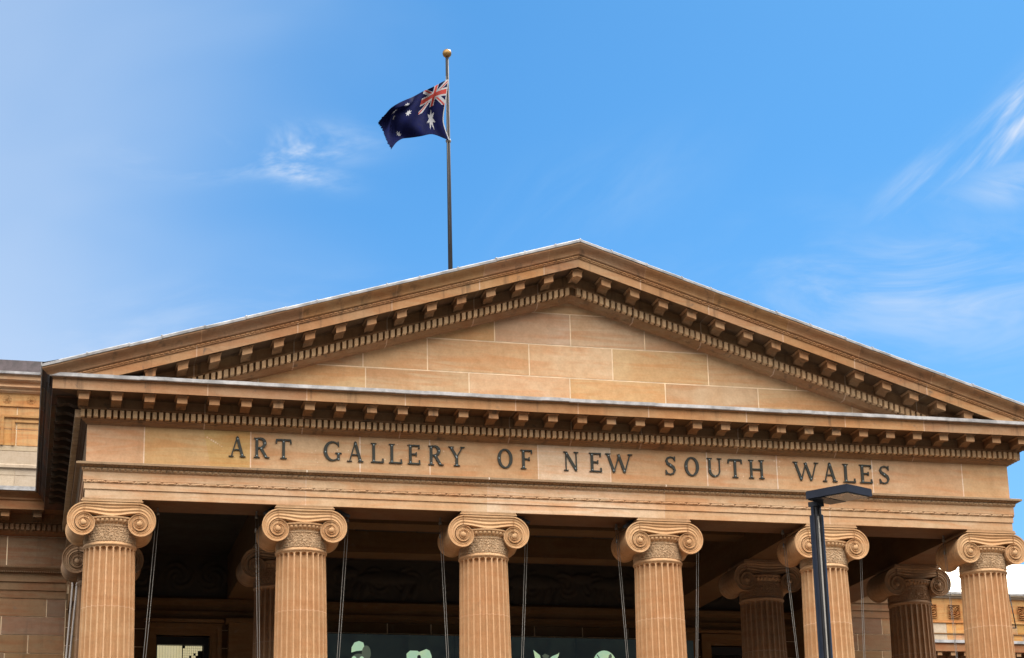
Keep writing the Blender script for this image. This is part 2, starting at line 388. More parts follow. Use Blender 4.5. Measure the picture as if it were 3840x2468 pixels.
GL = {
 'A': (.80, [bar(.12, 0, .40, 1, TN), bar(.40, 1.0, .67, 0, TK), bar(.23, .36, .57, .36, TN), serif(.12, 0, .24), serif(.67, 0, .27), ('p', [(.33, .95), (.46, .95), (.42, 1.04), (.38, 1.04)])]),
 'R': (.77, stem(.16) + [arc(.30, .745, .25, .235, 90, -90, lambda c, s, t: .075 + .09 * abs(c)), bar(.18, .98, .31, .98, .07), bar(.18, .51, .31, .51, .07), bar(.34, .52, .62, .03, TK), serif(.68, 0, .2)]),
 'T': (.76, [bar(.38, 0, .38, .95, TK), serif(.38, 0, .32), bar(.03, .955, .73, .955, .085), bar(.04, .97, .02, .76, .07), bar(.72, .97, .74, .76, .07)]),
 'G': (.88, [arc(.44, .5, .37, .47, 48, 325, lambda c, s, t: .065 + .11 * max(0, -c)), bar(.72, .40, .72, .06, .13), ('p', [(.56, .38), (.88, .38), (.88, .43), (.56, .43)]), bar(.70, .99, .73, .74, .055)]),
 'L': (.65, stem(.15) + [bar(.2, .035, .60, .035, .07), bar(.62, .0, .60, .22, .07)]),
 'E': (.65, stem(.15) + [bar(.2, .035, .60, .035, .07), bar(.62, .0, .60, .22, .07), bar(.2, .965, .58, .965, .07), bar(.59, 1.0, .59, .80, .06), bar(.2, .52, .45, .52, .06), bar(.45, .62, .45, .42, .05)]),
 'F': (.62, stem(.15) + [bar(.2, .965, .57, .965, .07), bar(.58, 1.0, .58, .80, .06), bar(.2, .52, .45, .52, .06), bar(.45, .62, .45, .42, .05)]),
 'Y': (.86, [bar(.43, 0, .43, .48, TK), serif(.43, 0, .32), bar(.43, .44, .14, .97, TK * .95), bar(.43, .46, .72, .97, TN), serif(.15, 1, .27, False), serif(.73, 1, .22, False)]),
 'O': (.77, [arc(.385, .5, .31, .47, 0, 360, lambda c, s, t: .07 + .09 * abs(c), 28)]),
 'N': (.80, [bar(.13, 0, .13, 1, TN), bar(.12, .98, .66, .04, TK), bar(.67, 0.0, .67, 1, TN), serif(.13, 0, .24), serif(.10, 1, .2, False), serif(.67, 1, .24, False)]),
 'W': (1.42, [bar(.10, .98, .42, .02, TK), bar(.42, .02, .70, .93, TN), bar(.66, .98, .98, .02, TK), bar(.98, .02, 1.28, .98, TN), serif(.11, 1, .27, False), serif(1.29, 1, .24, False)]),
 'S': (.65, [('r', [(.56, .80), (.50, .92), (.34, .965), (.18, .90), (.11, .76), (.17, .62), (.33, .52), (.49, .41), (.55, .26), (.48, .10), (.31, .035), (.15, .08), (.08, .22)],
             [.06, .065, .07, .09, .12, .15, .17, .15, .12, .09, .07, .065, .06]), bar(.575, .99, .575, .74, .05), bar(.075, .01, .075, .27, .05)]),
 'U': (.82, [bar(.14, .97, .14, .32, TK * .9), arc(.41, .34, .27, .30, 180, 360, lambda c, s, t: .07 + .08 * max(0, -c)), bar(.68, .33, .68, .97, TN), serif(.14, 1, .28, False), serif(.68, 1, .25, False)]),
 'H': (.86, stem(.15, TK * .9, .28) + stem(.71, TK * .9, .28) + [bar(.2, .5, .66, .5, .07)]),
}
def letter(ch, X, z0, h, wid):
    gw, parts = GL[ch]; sxf = wid / (gw * h); mb = MB(); base = .006
    for i, pt in enumerate(parts):
        yf = -.1415 - base - .0003 * i; yb = -.1405
        cv = lambda q: (q[0] * h * sxf, q[1] * h)
        if pt[0] == 'p': poly = [cv(q) for q in pt[1]]; Ls, Rs = [poly[3], poly[2]], [poly[0], poly[1]]
        else:
            L_, R_ = ribbon(pt[1], pt[2]); Ls = [cv(q) for q in L_]; Rs = [cv(q) for q in R_]
        rings = []
        for l, r in zip(Ls, Rs): rings.append([(l[0], yf, l[1]), (r[0], yf, r[1]), (r[0], yb, r[1]), (l[0], yb, l[1])])
        mb.loft(rings, closed=True, cap=True)
        if pt[0] == 'r' and max(pt[2]) > .12:
            q_ = pt[1]
            for (sx0, sz0) in ((q_[0][0] * .9 + q_[-1][0] * .1, q_[0][1] * .9 + q_[-1][1] * .1), (q_[0][0] * .1 + q_[-1][0] * .9, q_[0][1] * .1 + q_[-1][1] * .9)) if len(q_) == 2 else (q_[len(q_) // 2],):
                cx, cz = cv((sx0, sz0)); rs = .0036
                mb.add([(cx + rs * math.cos(PI * a / 3), yf - .0012, cz + rs * math.sin(PI * a / 3)) for a in range(6)], [tuple(range(6))], mi=1)
    o = mb.build('letter', [LETTER, STUD], FR_O, at=(X, 0, z0)); return o
text = [('A', .5932, .6813), ('R', .7236, .8076), ('T', .8417, .9247), ('G', 1.099, 1.1952), ('A', 1.2241, 1.3121), ('L', 1.3523, 1.4238), ('L', 1.451, 1.5243), ('E', 1.5536, 1.6243), ('R', 1.6666, 1.752), ('Y', 1.7792, 1.8735),
        ('O', 2.0557, 2.1397), ('F', 2.1851, 2.2524), ('N', 2.4302, 2.5173), ('E', 2.5772, 2.6494), ('W', 2.675, 2.8306), ('S', 3.0164, 3.0864), ('O', 3.1352, 3.2199), ('U', 3.2686, 3.3581), ('T', 3.3936, 3.4777), ('H', 3.5166, 3.612),
        ('W', 3.7902, 3.9449), ('A', 3.9664, 4.0555), ('L', 4.0916, 4.169), ('E', 4.1946, 4.2737), ('S', 4.3136, 4.3853)]
for ch, a, b in text: letter(ch, a, 2.6545, .1085, b - a)

# --- bed moulding, dentils, corona of the horizontal cornice
BM = [(.140, 2.7965), (.146, 2.797), (.150, 2.803), (.158, 2.808), (.166, 2.811), (.168, 2.8175), (.175, 2.8205), (.175, 2.866), (.190, 2.8685), (.190, 2.877), (.182, 2.879), (.182, 2.925), (.190, 2.931)]
CJ = [.4614, .98, 1.5089, 2.1173, 2.47, 2.875, 3.45, 4.046, 4.533]
def dentils(mb, z0, z1, shear, xa, xb, yb=.174, yf=.205, pitch=1 / 30, w=.0212, tone0=(1.14, 1.10, 1.02)):
    k0 = int(math.ceil((xa + w / 2) / pitch)); x = (k0) * pitch
    while x < xb - w / 2 + .001:
        if shear and abs(x - XC) < .001: pass
        k = random.uniform(.80, 1.10); j0, j1, jw = random.uniform(-.0008, .0016), random.uniform(-.0006, .0006), random.uniform(-.0012, .0008); t = (tone0[0] * k, tone0[1] * k, tone0[2] * k)
        vs = []
        for xx in (x - w / 2 - jw, x + w / 2 + jw):
            for p in (yb, yf + j1):
                for z in (z0 + j0, z1): vs.append((xx, -p, z - (SL * abs(xx - XC) if shear else 0)))
        mb.add(vs, [(0, 1, 3, 2), (4, 6, 7, 5), (0, 4, 5, 1), (2, 3, 7, 6), (0, 2, 6, 4), (1, 5, 7, 3)], t)
        x += pitch
def sdentils(mb, z0, z1, sgn, y1, yb=.174, yf=.205, pitch=1 / 30, w=.0212):
    x0 = 0 if sgn < 0 else 5; y = -.185
    while y < y1:
        a, b = x0 + sgn * yb, x0 + sgn * yf
        mb.box(min(a, b), max(a, b), y, y + w, z0, z1, rt(.08)); y += pitch
mb = MB(); front(mb, BM, CJ, var=.05, tones=[tuple(.78 * c for c in rt(.06)) for _ in range(10)], shade={6: .50, 10: .78, 11: .45})
for s_ in (-1, 1): side(mb, BM, s_, YE, tone=(.30, .28, .27))  # dark flank tone is painted shade
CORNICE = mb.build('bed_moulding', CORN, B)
mb = MB(); dentils(mb, 2.822, 2.8615, False, -.205, 5.205)
for s_ in (-1, 1): sdentils(mb, 2.822, 2.8615, s_, YE)
mb.build('dentil_band', GREY, B)
mb = MB()
CP = [(.190, 2.931), (.3195, 2.931), (.3195, 2.9285), (.325, 2.9285), (.325, 2.9845), (.330, 2.988), (.330, 2.992)]
front(mb, CP, CJ, var=.09, hue=.06, shade={0: .28, 1: .4})
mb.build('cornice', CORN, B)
mb = MB()   # flanks carry the gutter moulding above the corona as well
SP = [(.190, 2.931), (.3195, 2.931), (.3195, 2.9285), (.325, 2.9285), (.325, 2.982), (.334, 2.987), (.334, 2.998), (.343, 3.004), (.352, 3.016), (.366, 3.026), (.378, 3.030), (.378, 3.034)]
for s_ in (-1, 1):
    if s_ < 0:
        ys = [-.0, .42, .95, 1.5, 2.02, YE]
        for a, b in zip([None] + ys[:-1], ys):
            t = rt(.25, .15); x = 0
            mb.loft([[(x - p, (-p if a is None else a + .003), z) for p, z in SP], [(x - p, b, z) for p, z in SP]], tone=t)
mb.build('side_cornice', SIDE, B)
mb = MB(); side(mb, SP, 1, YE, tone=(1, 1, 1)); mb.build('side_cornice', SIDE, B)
# lead over the horizontal cornice, lifting back to the pediment wall, in lapped sheets
mb = MB(); LP = [(.336, 2.9885), (.347, 2.9905), (.349, 3.008), (.335, 3.0115), (.12, 3.030)]
xs = [-.33]
while xs[-1] < 5.33: xs.append(xs[-1] + random.uniform(.13, .20))
xs[-1] = 5.33
for i in range(len(xs) - 1):
    dz = random.uniform(-.0014, .0014); dz2 = dz + random.uniform(-.0012, .0012); dp = random.uniform(0, .002)
    mb.loft([[(xs[i] - (.012 if i == 0 else 0), -p - dp, z + dz) for p, z in LP], [(xs[i + 1], -p - dp, z + dz2) for p, z in LP]], tone=(1, 1, 1))
mb.loft([[(-.342, -p, z) for p, z in LP], [(-.342, -.12, z) for p, z in LP]])
for s_ in (-1, 1):
    x = 0 if s_ < 0 else 5
    q = [(.374, 3.033), (.384, 3.034), (.384, 3.044), (.30, 3.065)]
    mb.loft([[(x + s_ * p, -.384, z) for p, z in q], [(x + s_ * p, YE, z) for p, z in q]])
mb.build('lead_flashing', LEADH, B)

# --- modillions (every block its own sub-part of the building's cornice)
def modillion(shear=0.0, h0=-.022, h1=.022):
    mb = MB()
    def bx(x0, x1, p0, p1, z0, z1, p0b=None):
        vs = []
        for xx in (x0, x1):
            for p in (p0, p1):
                for z in (z0, z1):
                    if shear == 'apex': dz = -SL * abs(xx)
                    else: dz = shear * xx
                    vs.append((xx, -p, z + dz))
        mb.add(vs, [(0, 1, 3, 2), (4, 6, 7, 5), (0, 4, 5, 1), (2, 3, 7, 6), (0, 2, 6, 4), (1, 5, 7, 3)])
    if shear == 'apex':
        for a, b in ((-.027, 0), (0, .027)): bx(a, b, .0, .108, -.029, .006)
        for a, b in ((-.034, 0), (0, .034)): bx(a, b, .0, .114, .0075, .0135)
        return mb.mesh('modillion', [CORN], True)
    # scrolled block: front face, curved underside dipping towards the wall
    pts = [(.110, .006), (.110, -.029), (.098, -.031), (.085, -.0295), (.070, -.024), (.055, -.0235), (.040, -.0275), (.022, -.036), (.0, -.039), (.0, .006)]
    n = len(pts); vs = [(xx, -p, z + shear * xx) for xx in (-.0265, .0265) for p, z in pts]
    mb.add(vs, [tuple(range(n)), tuple(range(2 * n - 1, n - 1, -1))] + [(i, i + n, (i + 1) % n + n, (i + 1) % n) for i in range(n)])
    for q in range(len(mb.f)):
        if q != 2: mb.t[q] = (.58, .55, .50)  # shade of sides and underside painted into the tone
    n = 5; cp = [(.108, .006), (.116, .0075), (.118, .0135), (0, .0135), (0, .006)]
    vs = []
    for xx, k in ((-.028, 0), (-.0335, 1), (.0335, 1), (.028, 0)):
        pass
    for a, b, z0, z1, pr in ((-.0295, .0295, .006, .009, .113), (-.0335, .0335, .009, .0138, .117)): bx(a, b, 0, pr, z0, z1)
    return mb.mesh('modillion', [CORN], True)
MF, ML, MR, MA = modillion(), modillion(SL), modillion(-SL), modillion('apex')
MS_ = MF.copy(); MS_.materials.clear(); MS_.materials.append(SIDE)
MW_ = MF.copy(); MW_.materials.clear(); MW_.materials.append(WING)
def put_mod(me, x, p, z, parent, rz=0):
    o = link('modillion', me, parent, T(x, -p, z)); o.rotation_euler.z = rz; return o
HC = [o for o in B.children if o.name == 'cornice'][0]
SCN = [o for o in B.children if o.name == 'side_cornice'][0]
for k in range(-1, 32): put_mod(MF, k / 6, .188, 2.9165, HC)
for k in range(14): put_mod(MS_, -.188, -(-.1667 + k / 6 + .0), 2.9165, SCN, -PI / 2)
for k in range(0, 4): put_mod(MF, 5.188, -(-.1667 + k / 6), 2.9165, SCN, PI / 2)

# --- pediment
mb = MB()
lim = lambda x: 3.664 - SL * abs(x - XC)
def clip_poly(poly):
    for sg in (-1, 1):
        out = []
        f = lambda p: 3.664 - SL * sg * (p[0] - XC) - p[1]
        for i in range(len(poly)):
            a, b = poly[i], poly[(i + 1) % len(poly)]; fa, fb = f(a), f(b)
            if fa >= 0: out.append(a)
            if fa * fb < 0: t = fa / (fa - fb); out.append((a[0] + (b[0] - a[0]) * t, a[1] + (b[1] - a[1]) * t))
        poly = out
        if len(poly) < 3: return None
    return poly
rows = [(2.985, 3.205, [.19, .75, 1.334, 1.9136, 2.4945, 3.0575, 3.62, 4.2, 4.8]), (3.205, 3.394, [.95, 1.32, 1.68, 2.2612, 2.749, 3.3217, 3.86]), (3.394, 3.5825, [1.62, 2.0655, 2.507, 2.9466, 3.4]), (3.5825, 3.68, [1.9, 3.1])]
g = .0030
for z0, z1, js in rows:
    e = [-.2] + js + [5.2]
    for a, b in zip(e[:-1], e[1:]):
        p = clip_poly([(a + g, z0 + g), (b - g, z0 + g), (b - g, z1 - g), (a + g, z1 - g)])
        if p: mb.add([(x, -.1, z) for x, z in p], [tuple(range(len(p)))], rt(.12, .09))
mb.quad((-.2, -.0985, 2.98), (5.2, -.0985, 2.98), (5.2, -.0985, 3.0), (-.2, -.0985, 3.0), mi=1)
mb.add([(-.2, -.0988, 2.985), (5.2, -.0988, 2.985), (2.5, -.0988, 3.82)], [(0, 1, 2)], mi=1)
mb.build('tympanum', [STONE, MORTAR], B)
def clipped(mb, name, mats, parent, zmin=2.995):
    import bmesh
    me = mb.mesh(name, mats if isinstance(mats, list) else [mats]); bm = bmesh.new(); bm.from_mesh(me)
    bmesh.ops.bisect_plane(bm, geom=bm.verts[:] + bm.edges[:] + bm.faces[:], plane_co=T(0, 0, zmin), plane_no=(0, 0, 1), clear_inner=True)
    bm.to_mesh(me); bm.free(); return link(name, me, parent)
RJ = [.40, .93, 1.44, 1.93, 2.30, 2.50, 2.86, 3.26, 3.70, 4.13, 4.57, 5.0]
RBM = [(.100, 3.648), (.150, 3.650), (.153, 3.656), (.162, 3.661), (.168, 3.666), (.172, 3.6705), (.175, 3.672), (.175, 3.717), (.190, 3.719), (.190, 3.728), (.182, 3.730), (.182, 3.783), (.190, 3.7895)]
def rake(sgn):
    xa, xb = (None, 2.5) if sgn < 0 else (2.5, None)
    kw = dict(shear=True, xa=xa, xb=xb)
    js = RJ
    mb = MB(); front(mb, RBM, js, tones=[tuple(.80 * c for c in rt(.05)) for _ in range(14)], shade={6: .50, 10: .78, 11: .45}, **kw)
    clipped(mb, 'raking_bed_moulding', CORN, B)
    mb = MB(); dentils(mb, 3.673, 3.7135, True, (-.1 if sgn < 0 else 2.5), (2.5 if sgn < 0 else 5.1)); clipped(mb, 'raking_dentil_band', GREY, B)
    mb = MB(); front(mb, [(.190, 3.7895), (.3195, 3.7895), (.3195, 3.787), (.325, 3.787), (.325, 3.8345), (.333, 3.837), (.333, 3.8395)], js, var=.10, hue=.06, shade={0: .28, 1: .4}, **kw)
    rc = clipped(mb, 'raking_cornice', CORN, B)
    mb = MB()
    front(mb, [(.333, 3.8395), (.336, 3.851), (.340, 3.8535)], tones=[(.6, .55, .5)], **kw)
    carved(mb, 3.841, 3.850, .334, .337, .004, .026, 'egg', (-.33 if sgn < 0 else 2.5), (2.5 if sgn < 0 else 5.33), True, (1.05, 1.0, .95))
    clipped(mb, 'raking_bead_moulding', CORN, B)
    mb = MB(); cy = [(.340, 3.8535), (.345, 3.858), (.347, 3.866), (.352, 3.875), (.360, 3.884), (.370, 3.893), (.377, 3.901), (.380, 3.9045), (.380, 3.912)]
    front(mb, cy, [j + .02 for j in js], tones=[tuple(.78 * c for c in rt(.14, .08)) for _ in range(16)], jt=(1.0, 1.05, 1.15), **kw); clipped(mb, 'raking_gutter', CORN, B, 2.992)
    mb = MB(); x = -.384 if sgn < 0 else 2.5; xe = 2.5 if sgn < 0 else 5.384
    lp = [(.374, 3.9115), (.385, 3.913), (.386, 3.926), (.372, 3.934), (.15, 3.938)]
    while x < xe - .001:
        x2 = min(xe, x + random.uniform(.16, .24)); dz = random.uniform(-.002, .002)
        mb.loft([[(q, -p, z - SL * abs(q - XC) + dz) for p, z in lp] for q in (x, x2)])
        mb.loft([[(q, -p - .002, z - SL * abs(q - XC) + dz + .004) for p, z in lp] for q in (x - .003, x + .003)], tone=(.7, .7, .7)); x = x2
    mb.build('raking_lead_flashing', LEAD, B)
    for k in range(1, 15): put_mod(ML if sgn < 0 else MR, XC + sgn * k / 6, .188, 3.773 - SL * k / 6, rc)
    if sgn < 0: put_mod(MA, XC, .188, 3.773, rc)
rake(-1); rake(1)
# roof of the portico
mb = MB()
for sg in (-1, 1):
    x = 2.5 + sg * 2.86
    mb.loft([[(2.5, -.15, 3.9365), (x, -.15, 3.9365 - SL * 2.86)], [(2.5, YE + .3, 3.9365), (x, YE + .3, 3.9365 - SL * 2.86)]])
    mb.loft([[(2.5, -.15, 3.9), (x, -.15, 3.9 - SL * 2.86)], [(2.5, YE + .3, 3.9), (x, YE + .3, 3.9 - SL * 2.86)]])
mb.build('roof', SLATE, B)

# ------------------------------------------------------------------ columns
ZE = 2.2764
def rsp(phi):
    tab = [(0, .109), (45, .0965), (90, .0840), (135, .0745), (180, .0675), (225, .0615), (270, .0565), (315, .0525), (360, .0500), (450, .0425), (540, .0370), (630, .0318), (720, .0270), (900, .0220), (1080, .0180), (1500, .012)]
    for (a, ra), (b, rb) in zip(tab[:-1], tab[1:]):
        if a <= phi <= b:
            t = (phi - a) / (b - a); return ra + (rb - ra) * t
    return .012
TS = [1, .94, .88, .84, .76, .68, .62, .56, .48, .40, .34, .28, .20, .12, .06, .02]
def hprof(t, k):
    sc_ = [1.0, .75, .5][k]
    if t >= .86: return .0065 * sc_
    if t > .82: return .001
    h = -.0010 + .0020 * math.cos(2 * PI * (t - .14) / .28) * (1 if k == 0 else .5)
    h *= sc_
    if t < .10: h = -.017 * sc_
    return h
def capital_mesh():
    mb = MB()
    for fy in (-1, 1):
        Y0 = .132
        for sx_ in (-1, 1):
            rings = []
            for i in range(97):
                ph = 360 * i / 96; a = math.radians(ph); ring = []
                rad = []
                for k in range(3):
                    bo, bi = rsp(ph + 360 * k), rsp(ph + 360 * (k + 1))
                    for t in TS: rad.append((bi + (bo - bi) * t, hprof(t, k) + .003 * k))
                re = rsp(ph + 1080)
                for q in (1, .9, .7, .45, .2, 0): rad.append((re * q, .006 + .010 * math.sqrt(1 - q * q) if q < 1 else .004))
                for r, h in rad: ring.append((sx_ * (.14 + r * math.sin(a)), fy * (Y0 + h), ZE + r * math.cos(a)))
                rings.append(ring)
            mb.loft(rings, smooth=False, tone=(1.03, 1.03, 1.0))
        rings = []
        for i in range(33):
            x = -.14 + .28 * i / 32; zb = 2.308 + .0184 * (1 - math.cos(PI * abs(x) / .14)) / 2; zt = ZE + .109
            ring = [(x, fy * (Y0 + hprof(t, 0) * (1 + .5 * math.cos(PI * x / .28) * (1 if t < .86 else 0))), zb + (zt - zb) * t) for t in TS]
            ring.append((x, fy * .10, zb + .004)); rings.append(ring)
        mb.loft(rings, tone=(1.03, 1.03, 1.0))
    # bolsters with raised rings
    for sx_ in (-1, 1):
        rings = []; ys = [-.139, -.137, -.122, -.118]; ys += [-.112 + .224 * i / 36 for i in range(37)]; ys += [.118, .122, .137, .139]
        for y in ys:
            ay = abs(y)
            if ay > .1365: w_ = .985
            elif ay > .119: w_ = 1.0
            elif ay > .115: w_ = .93
            else: w_ = .78 + .14 * (ay / .112) ** 2 + .018 * math.cos(y / .112 * PI * 7)
            ring = []
            for i in range(49):
                ph = 360 * i / 48; a = math.radians(ph); r = rsp(ph)
                k = w_ if ph > 30 else 1 + (w_ - 1) * ph / 30
                ring.append((sx_ * (.14 + r * k * math.sin(a)), y, ZE + r * (w_ if 60 < ph < 330 else (1 if ph <= 30 else (1 + (w_ - 1) * (ph - 30) / 30 if ph <= 60 else w_))) * math.cos(a)))
            rings.append(ring)
        mb.loft(rings, closed=True, smooth=False, tone=(.93, .92, .9))
    mb.box(-.14, .14, -.115, .115, 2.325, 2.383, (.6, .55, .5))
    mb.box(-.158, .158, -.142, .142, 2.3875, 2.3945, (1, 1, 1), bev=.002); mb.box(-.152, .152, -.137, .137, 2.3935, 2.405, (.55, .52, .5))
    n = 60
    for i in range(n):
        x = -.152 + .304 * (i + .5) / n
        for fy in (-1, 1):
            a, b = fy * .136, fy * .1415; mb.box(x - .0018, x + .0018, min(a, b), max(a, b), 2.395, 2.404)
    # echinus: egg and dart
    def rf(r, z, th):
        t = (z - 2.276) / .026; k = max(0, math.sin(PI * min(1, max(0, t)))); u = (th * 38 / (2 * PI)) % 1
        e = math.sqrt(max(0, 1 - ((u - .5) / .36) ** 2)) if abs(u - .5) < .36 else -.25
        return r + k * (.008 * e)
    mb.lathe([(.128, 2.273), (.130, 2.276), (.133, 2.281), (.138, 2.287), (.141, 2.293), (.143, 2.299), (.145, 2.302), (.150, 2.3035), (.151, 2.3115), (.140, 2.314), (.10, 2.330)], 380, rf=rf, smooth=False, tone=(.92, .92, .9))
    return mb.mesh('capital', [COLM], True)
def neck_mesh():
    mb = MB()
    def rf(r, z, th):
        if 2.185 < z < 2.260:
            t = (z - 2.185) / .075; u = (th * 16 / (2 * PI)) % 1; a = abs(u - .5) * 2
            v = .5 + .5 * math.cos(9 * PI * a * (1.1 - .4 * t)) * math.cos(5 * PI * t)
            v = max(v, 1 - 6 * abs(a - .55 * math.sin(PI * t) - .25))
            v += .5 * noise.noise(Vector((th * 14, z * 160, 3)))
            return r + .0085 * max(-.35, min(1.0, v))
        if 2.262 < z < 2.268: return r + .004 * abs(math.sin(th * 36))
        return r
    pr = [(.1305, 2.1815), (.1305, 2.184)] + [(.1285 - .0025 * i / 19, 2.186 + .0735 * i / 19) for i in range(20)] + [(.127, 2.2605), (.130, 2.2615), (.130, 2.265), (.130, 2.2685), (.127, 2.270), (.1295, 2.271), (.1295, 2.2735), (.126, 2.2745)]
    mb.lathe(pr, 384, rf=rf, smooth=False)
    return mb.mesh('neck_band', [GREY], True)
ZB = -.05
def shaft_mesh():
    mb = MB(); N = 24; M_ = 11; n = N * M_
    zt = 2.1565; wf = .0135; top = zt
    def rad(z):
        t = (z - ZB) / (zt - ZB); return .156 - .0245 * t ** 1.6
    levels = [0.0, .10, .25, .45, .7, .95, 1.2, 1.4, 1.6, 1.72, 1.8455, 1.8460, 1.8505, 1.8510, 1.95, 2.05, 2.12]
    levels += [zt - wf, zt - wf * .85, zt - wf * .65, zt - wf * .45, zt - wf * .28, zt - wf * .12, zt - wf * .02, zt]
    def ring(z, full=False):
        R_ = rad(z); out = []
        h = (z - (zt - wf)) / wf; wk = 1.0 if h <= 0 else math.sqrt(max(0, 1 - h * h))
        if z < .06: wk = math.sqrt(max(0, 1 - ((.06 - z) / .06) ** 2))
        for i in range(n):
            u = (i % M_) / M_; th = 2 * PI * i / n + .11
            a = (u - .5) * 2           # -1..1 in the pitch, flute covers 82%
            d = 0
            if wk > .02 and abs(a) < .80 * wk: d = .0215 * math.sqrt(1 - (a / (.80 * wk)) ** 2) * (.25 + .75 * wk) ** .5
            out.append(((R_ - d) * math.cos(th), (R_ - d) * math.sin(th), z))
        return out
    t1, t2 = (.99, .98, .96), (1.02, 1.0, .98)
    def flute_tone(o, base):      # flutes slightly darker and warmer, arrises paler
        for q in range(o, len(mb.f)):
            i = min(mb.f[q]) % n; u = (i % M_ + .5) / M_; k = abs(u - .5) * 2
            c = (1.05, 1.08, 1.14) if k > .78 else (.98, .945, .90)
            mb.t[q] = tuple(a * b for a, b in zip(base, c))
    mb.loft([ring(z) for z in levels[:11]], True, tone=t1); flute_tone(0, t1)
    mb.loft([ring(z) for z in levels[11 - 1:13]], True, tone=(1.18, 1.28, 1.5))
    o_ = len(mb.f); mb.loft([ring(z) for z in levels[12:]], True, tone=t2); flute_tone(o_, t2)
    mb.lathe([(.1315, zt - .0005), (.1325, zt), (.1325, 2.162), (.1345, 2.163), (.1375, 2.1655), (.1385, 2.1695), (.1375, 2.1735), (.1340, 2.1755), (.1325, 2.177), (.1325, 2.1815), (.12, 2.182)], 96, smooth=True)
    return mb.mesh('column', [COLM], True)
def base_mesh():
    mb = MB(); mb.box(-.22, .22, -.22, .22, ZB, ZB + .04, bev=.004)
    mb.lathe([(.20, ZB + .04), (.212, ZB + .045), (.216, ZB + .058), (.21, ZB + .07), (.19, ZB + .074), (.178, ZB + .085), (.182, ZB + .095), (.192, ZB + .10), (.192, ZB + .112), (.175, ZB + .116), (.157, ZB + .12)], 64)
    return mb.mesh('base', [COLM], True)
SM, CM, NM, BMs = shaft_mesh(), capital_mesh(), neck_mesh(), base_mesh()
COLS = stone('shaded_column_sandstone', (.27, .165, .095), (.24, .13, .07), (.27, .19, .125), bed=.5, grime=.6, streak=.3)  # column stone again, porch shade put into its darker colour
def shaded_copy(me): q = me.copy(); q.materials.clear(); q.materials.append(COLS); return q
SM2, CM2, NM2 = shaded_copy(SM), shaded_copy(CM), shaded_copy(NM)
clabel = {}
def column(X, Y, label):
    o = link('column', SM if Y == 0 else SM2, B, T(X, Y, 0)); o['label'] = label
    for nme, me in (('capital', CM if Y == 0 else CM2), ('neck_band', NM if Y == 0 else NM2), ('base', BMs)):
        c = link(nme, me, o)
    return o
for k in range(6): column(k, 0, 'fluted column with scrolled capital in the front row')
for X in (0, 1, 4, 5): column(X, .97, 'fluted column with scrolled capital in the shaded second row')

# ------------------------------------------------------------------ walls behind
def ashlar(mb, y, x0, x1, z0, z1, rowh, blk, var=.08, hue=.06, holes=(), gz=.0024, gx=.0032, mi=0, mj=1, zs=None, js=None, back=.0012):
    zs = zs or [z0 + rowh * i for i in range(int(round((z1 - z0) / rowh)) + 1)]
    for r in range(len(zs) - 1):
        a, b = zs[r], zs[r + 1]
        if js and js.get(r): e = sorted([x0] + [j for j in js[r] if x0 < j < x1] + [x1])
        else:
            e = [x0]; x = x0 + blk * (.5 if r % 2 else 1.0) * random.uniform(.9, 1.1)
            while x < x1 - .05: e.append(x); x += blk * random.uniform(.85, 1.15)
            e.append(x1)
        for p, q in zip(e[:-1], e[1:]):
            if any(p < h[1] and q > h[0] and a < h[3] - .001 and b > h[2] + .001 for h in holes): continue
            t = rt(var, hue); mb.quad((p + gx, y, a + gz), (q - gx, y, a + gz), (q - gx, y, b - gz), (p + gx, y, b - gz), t, mi)
def strip(mb, prof, x0, x1, y, tone=(1, 1, 1), mi=0, ends=True):
    """prof: (projection from y, z)"""
    r = [[(x, y - p, z) for p, z in prof] for x in (x0, x1)]
    mb.loft(r, tone=tone, mi=mi)
    if ends:
        for x in (x0, x1): mb.add([(x, y - p, z) for p, z in prof] + [(x, y, prof[-1][1]), (x, y, prof[0][1])], [tuple(range(len(prof) + 2))], tone, mi)
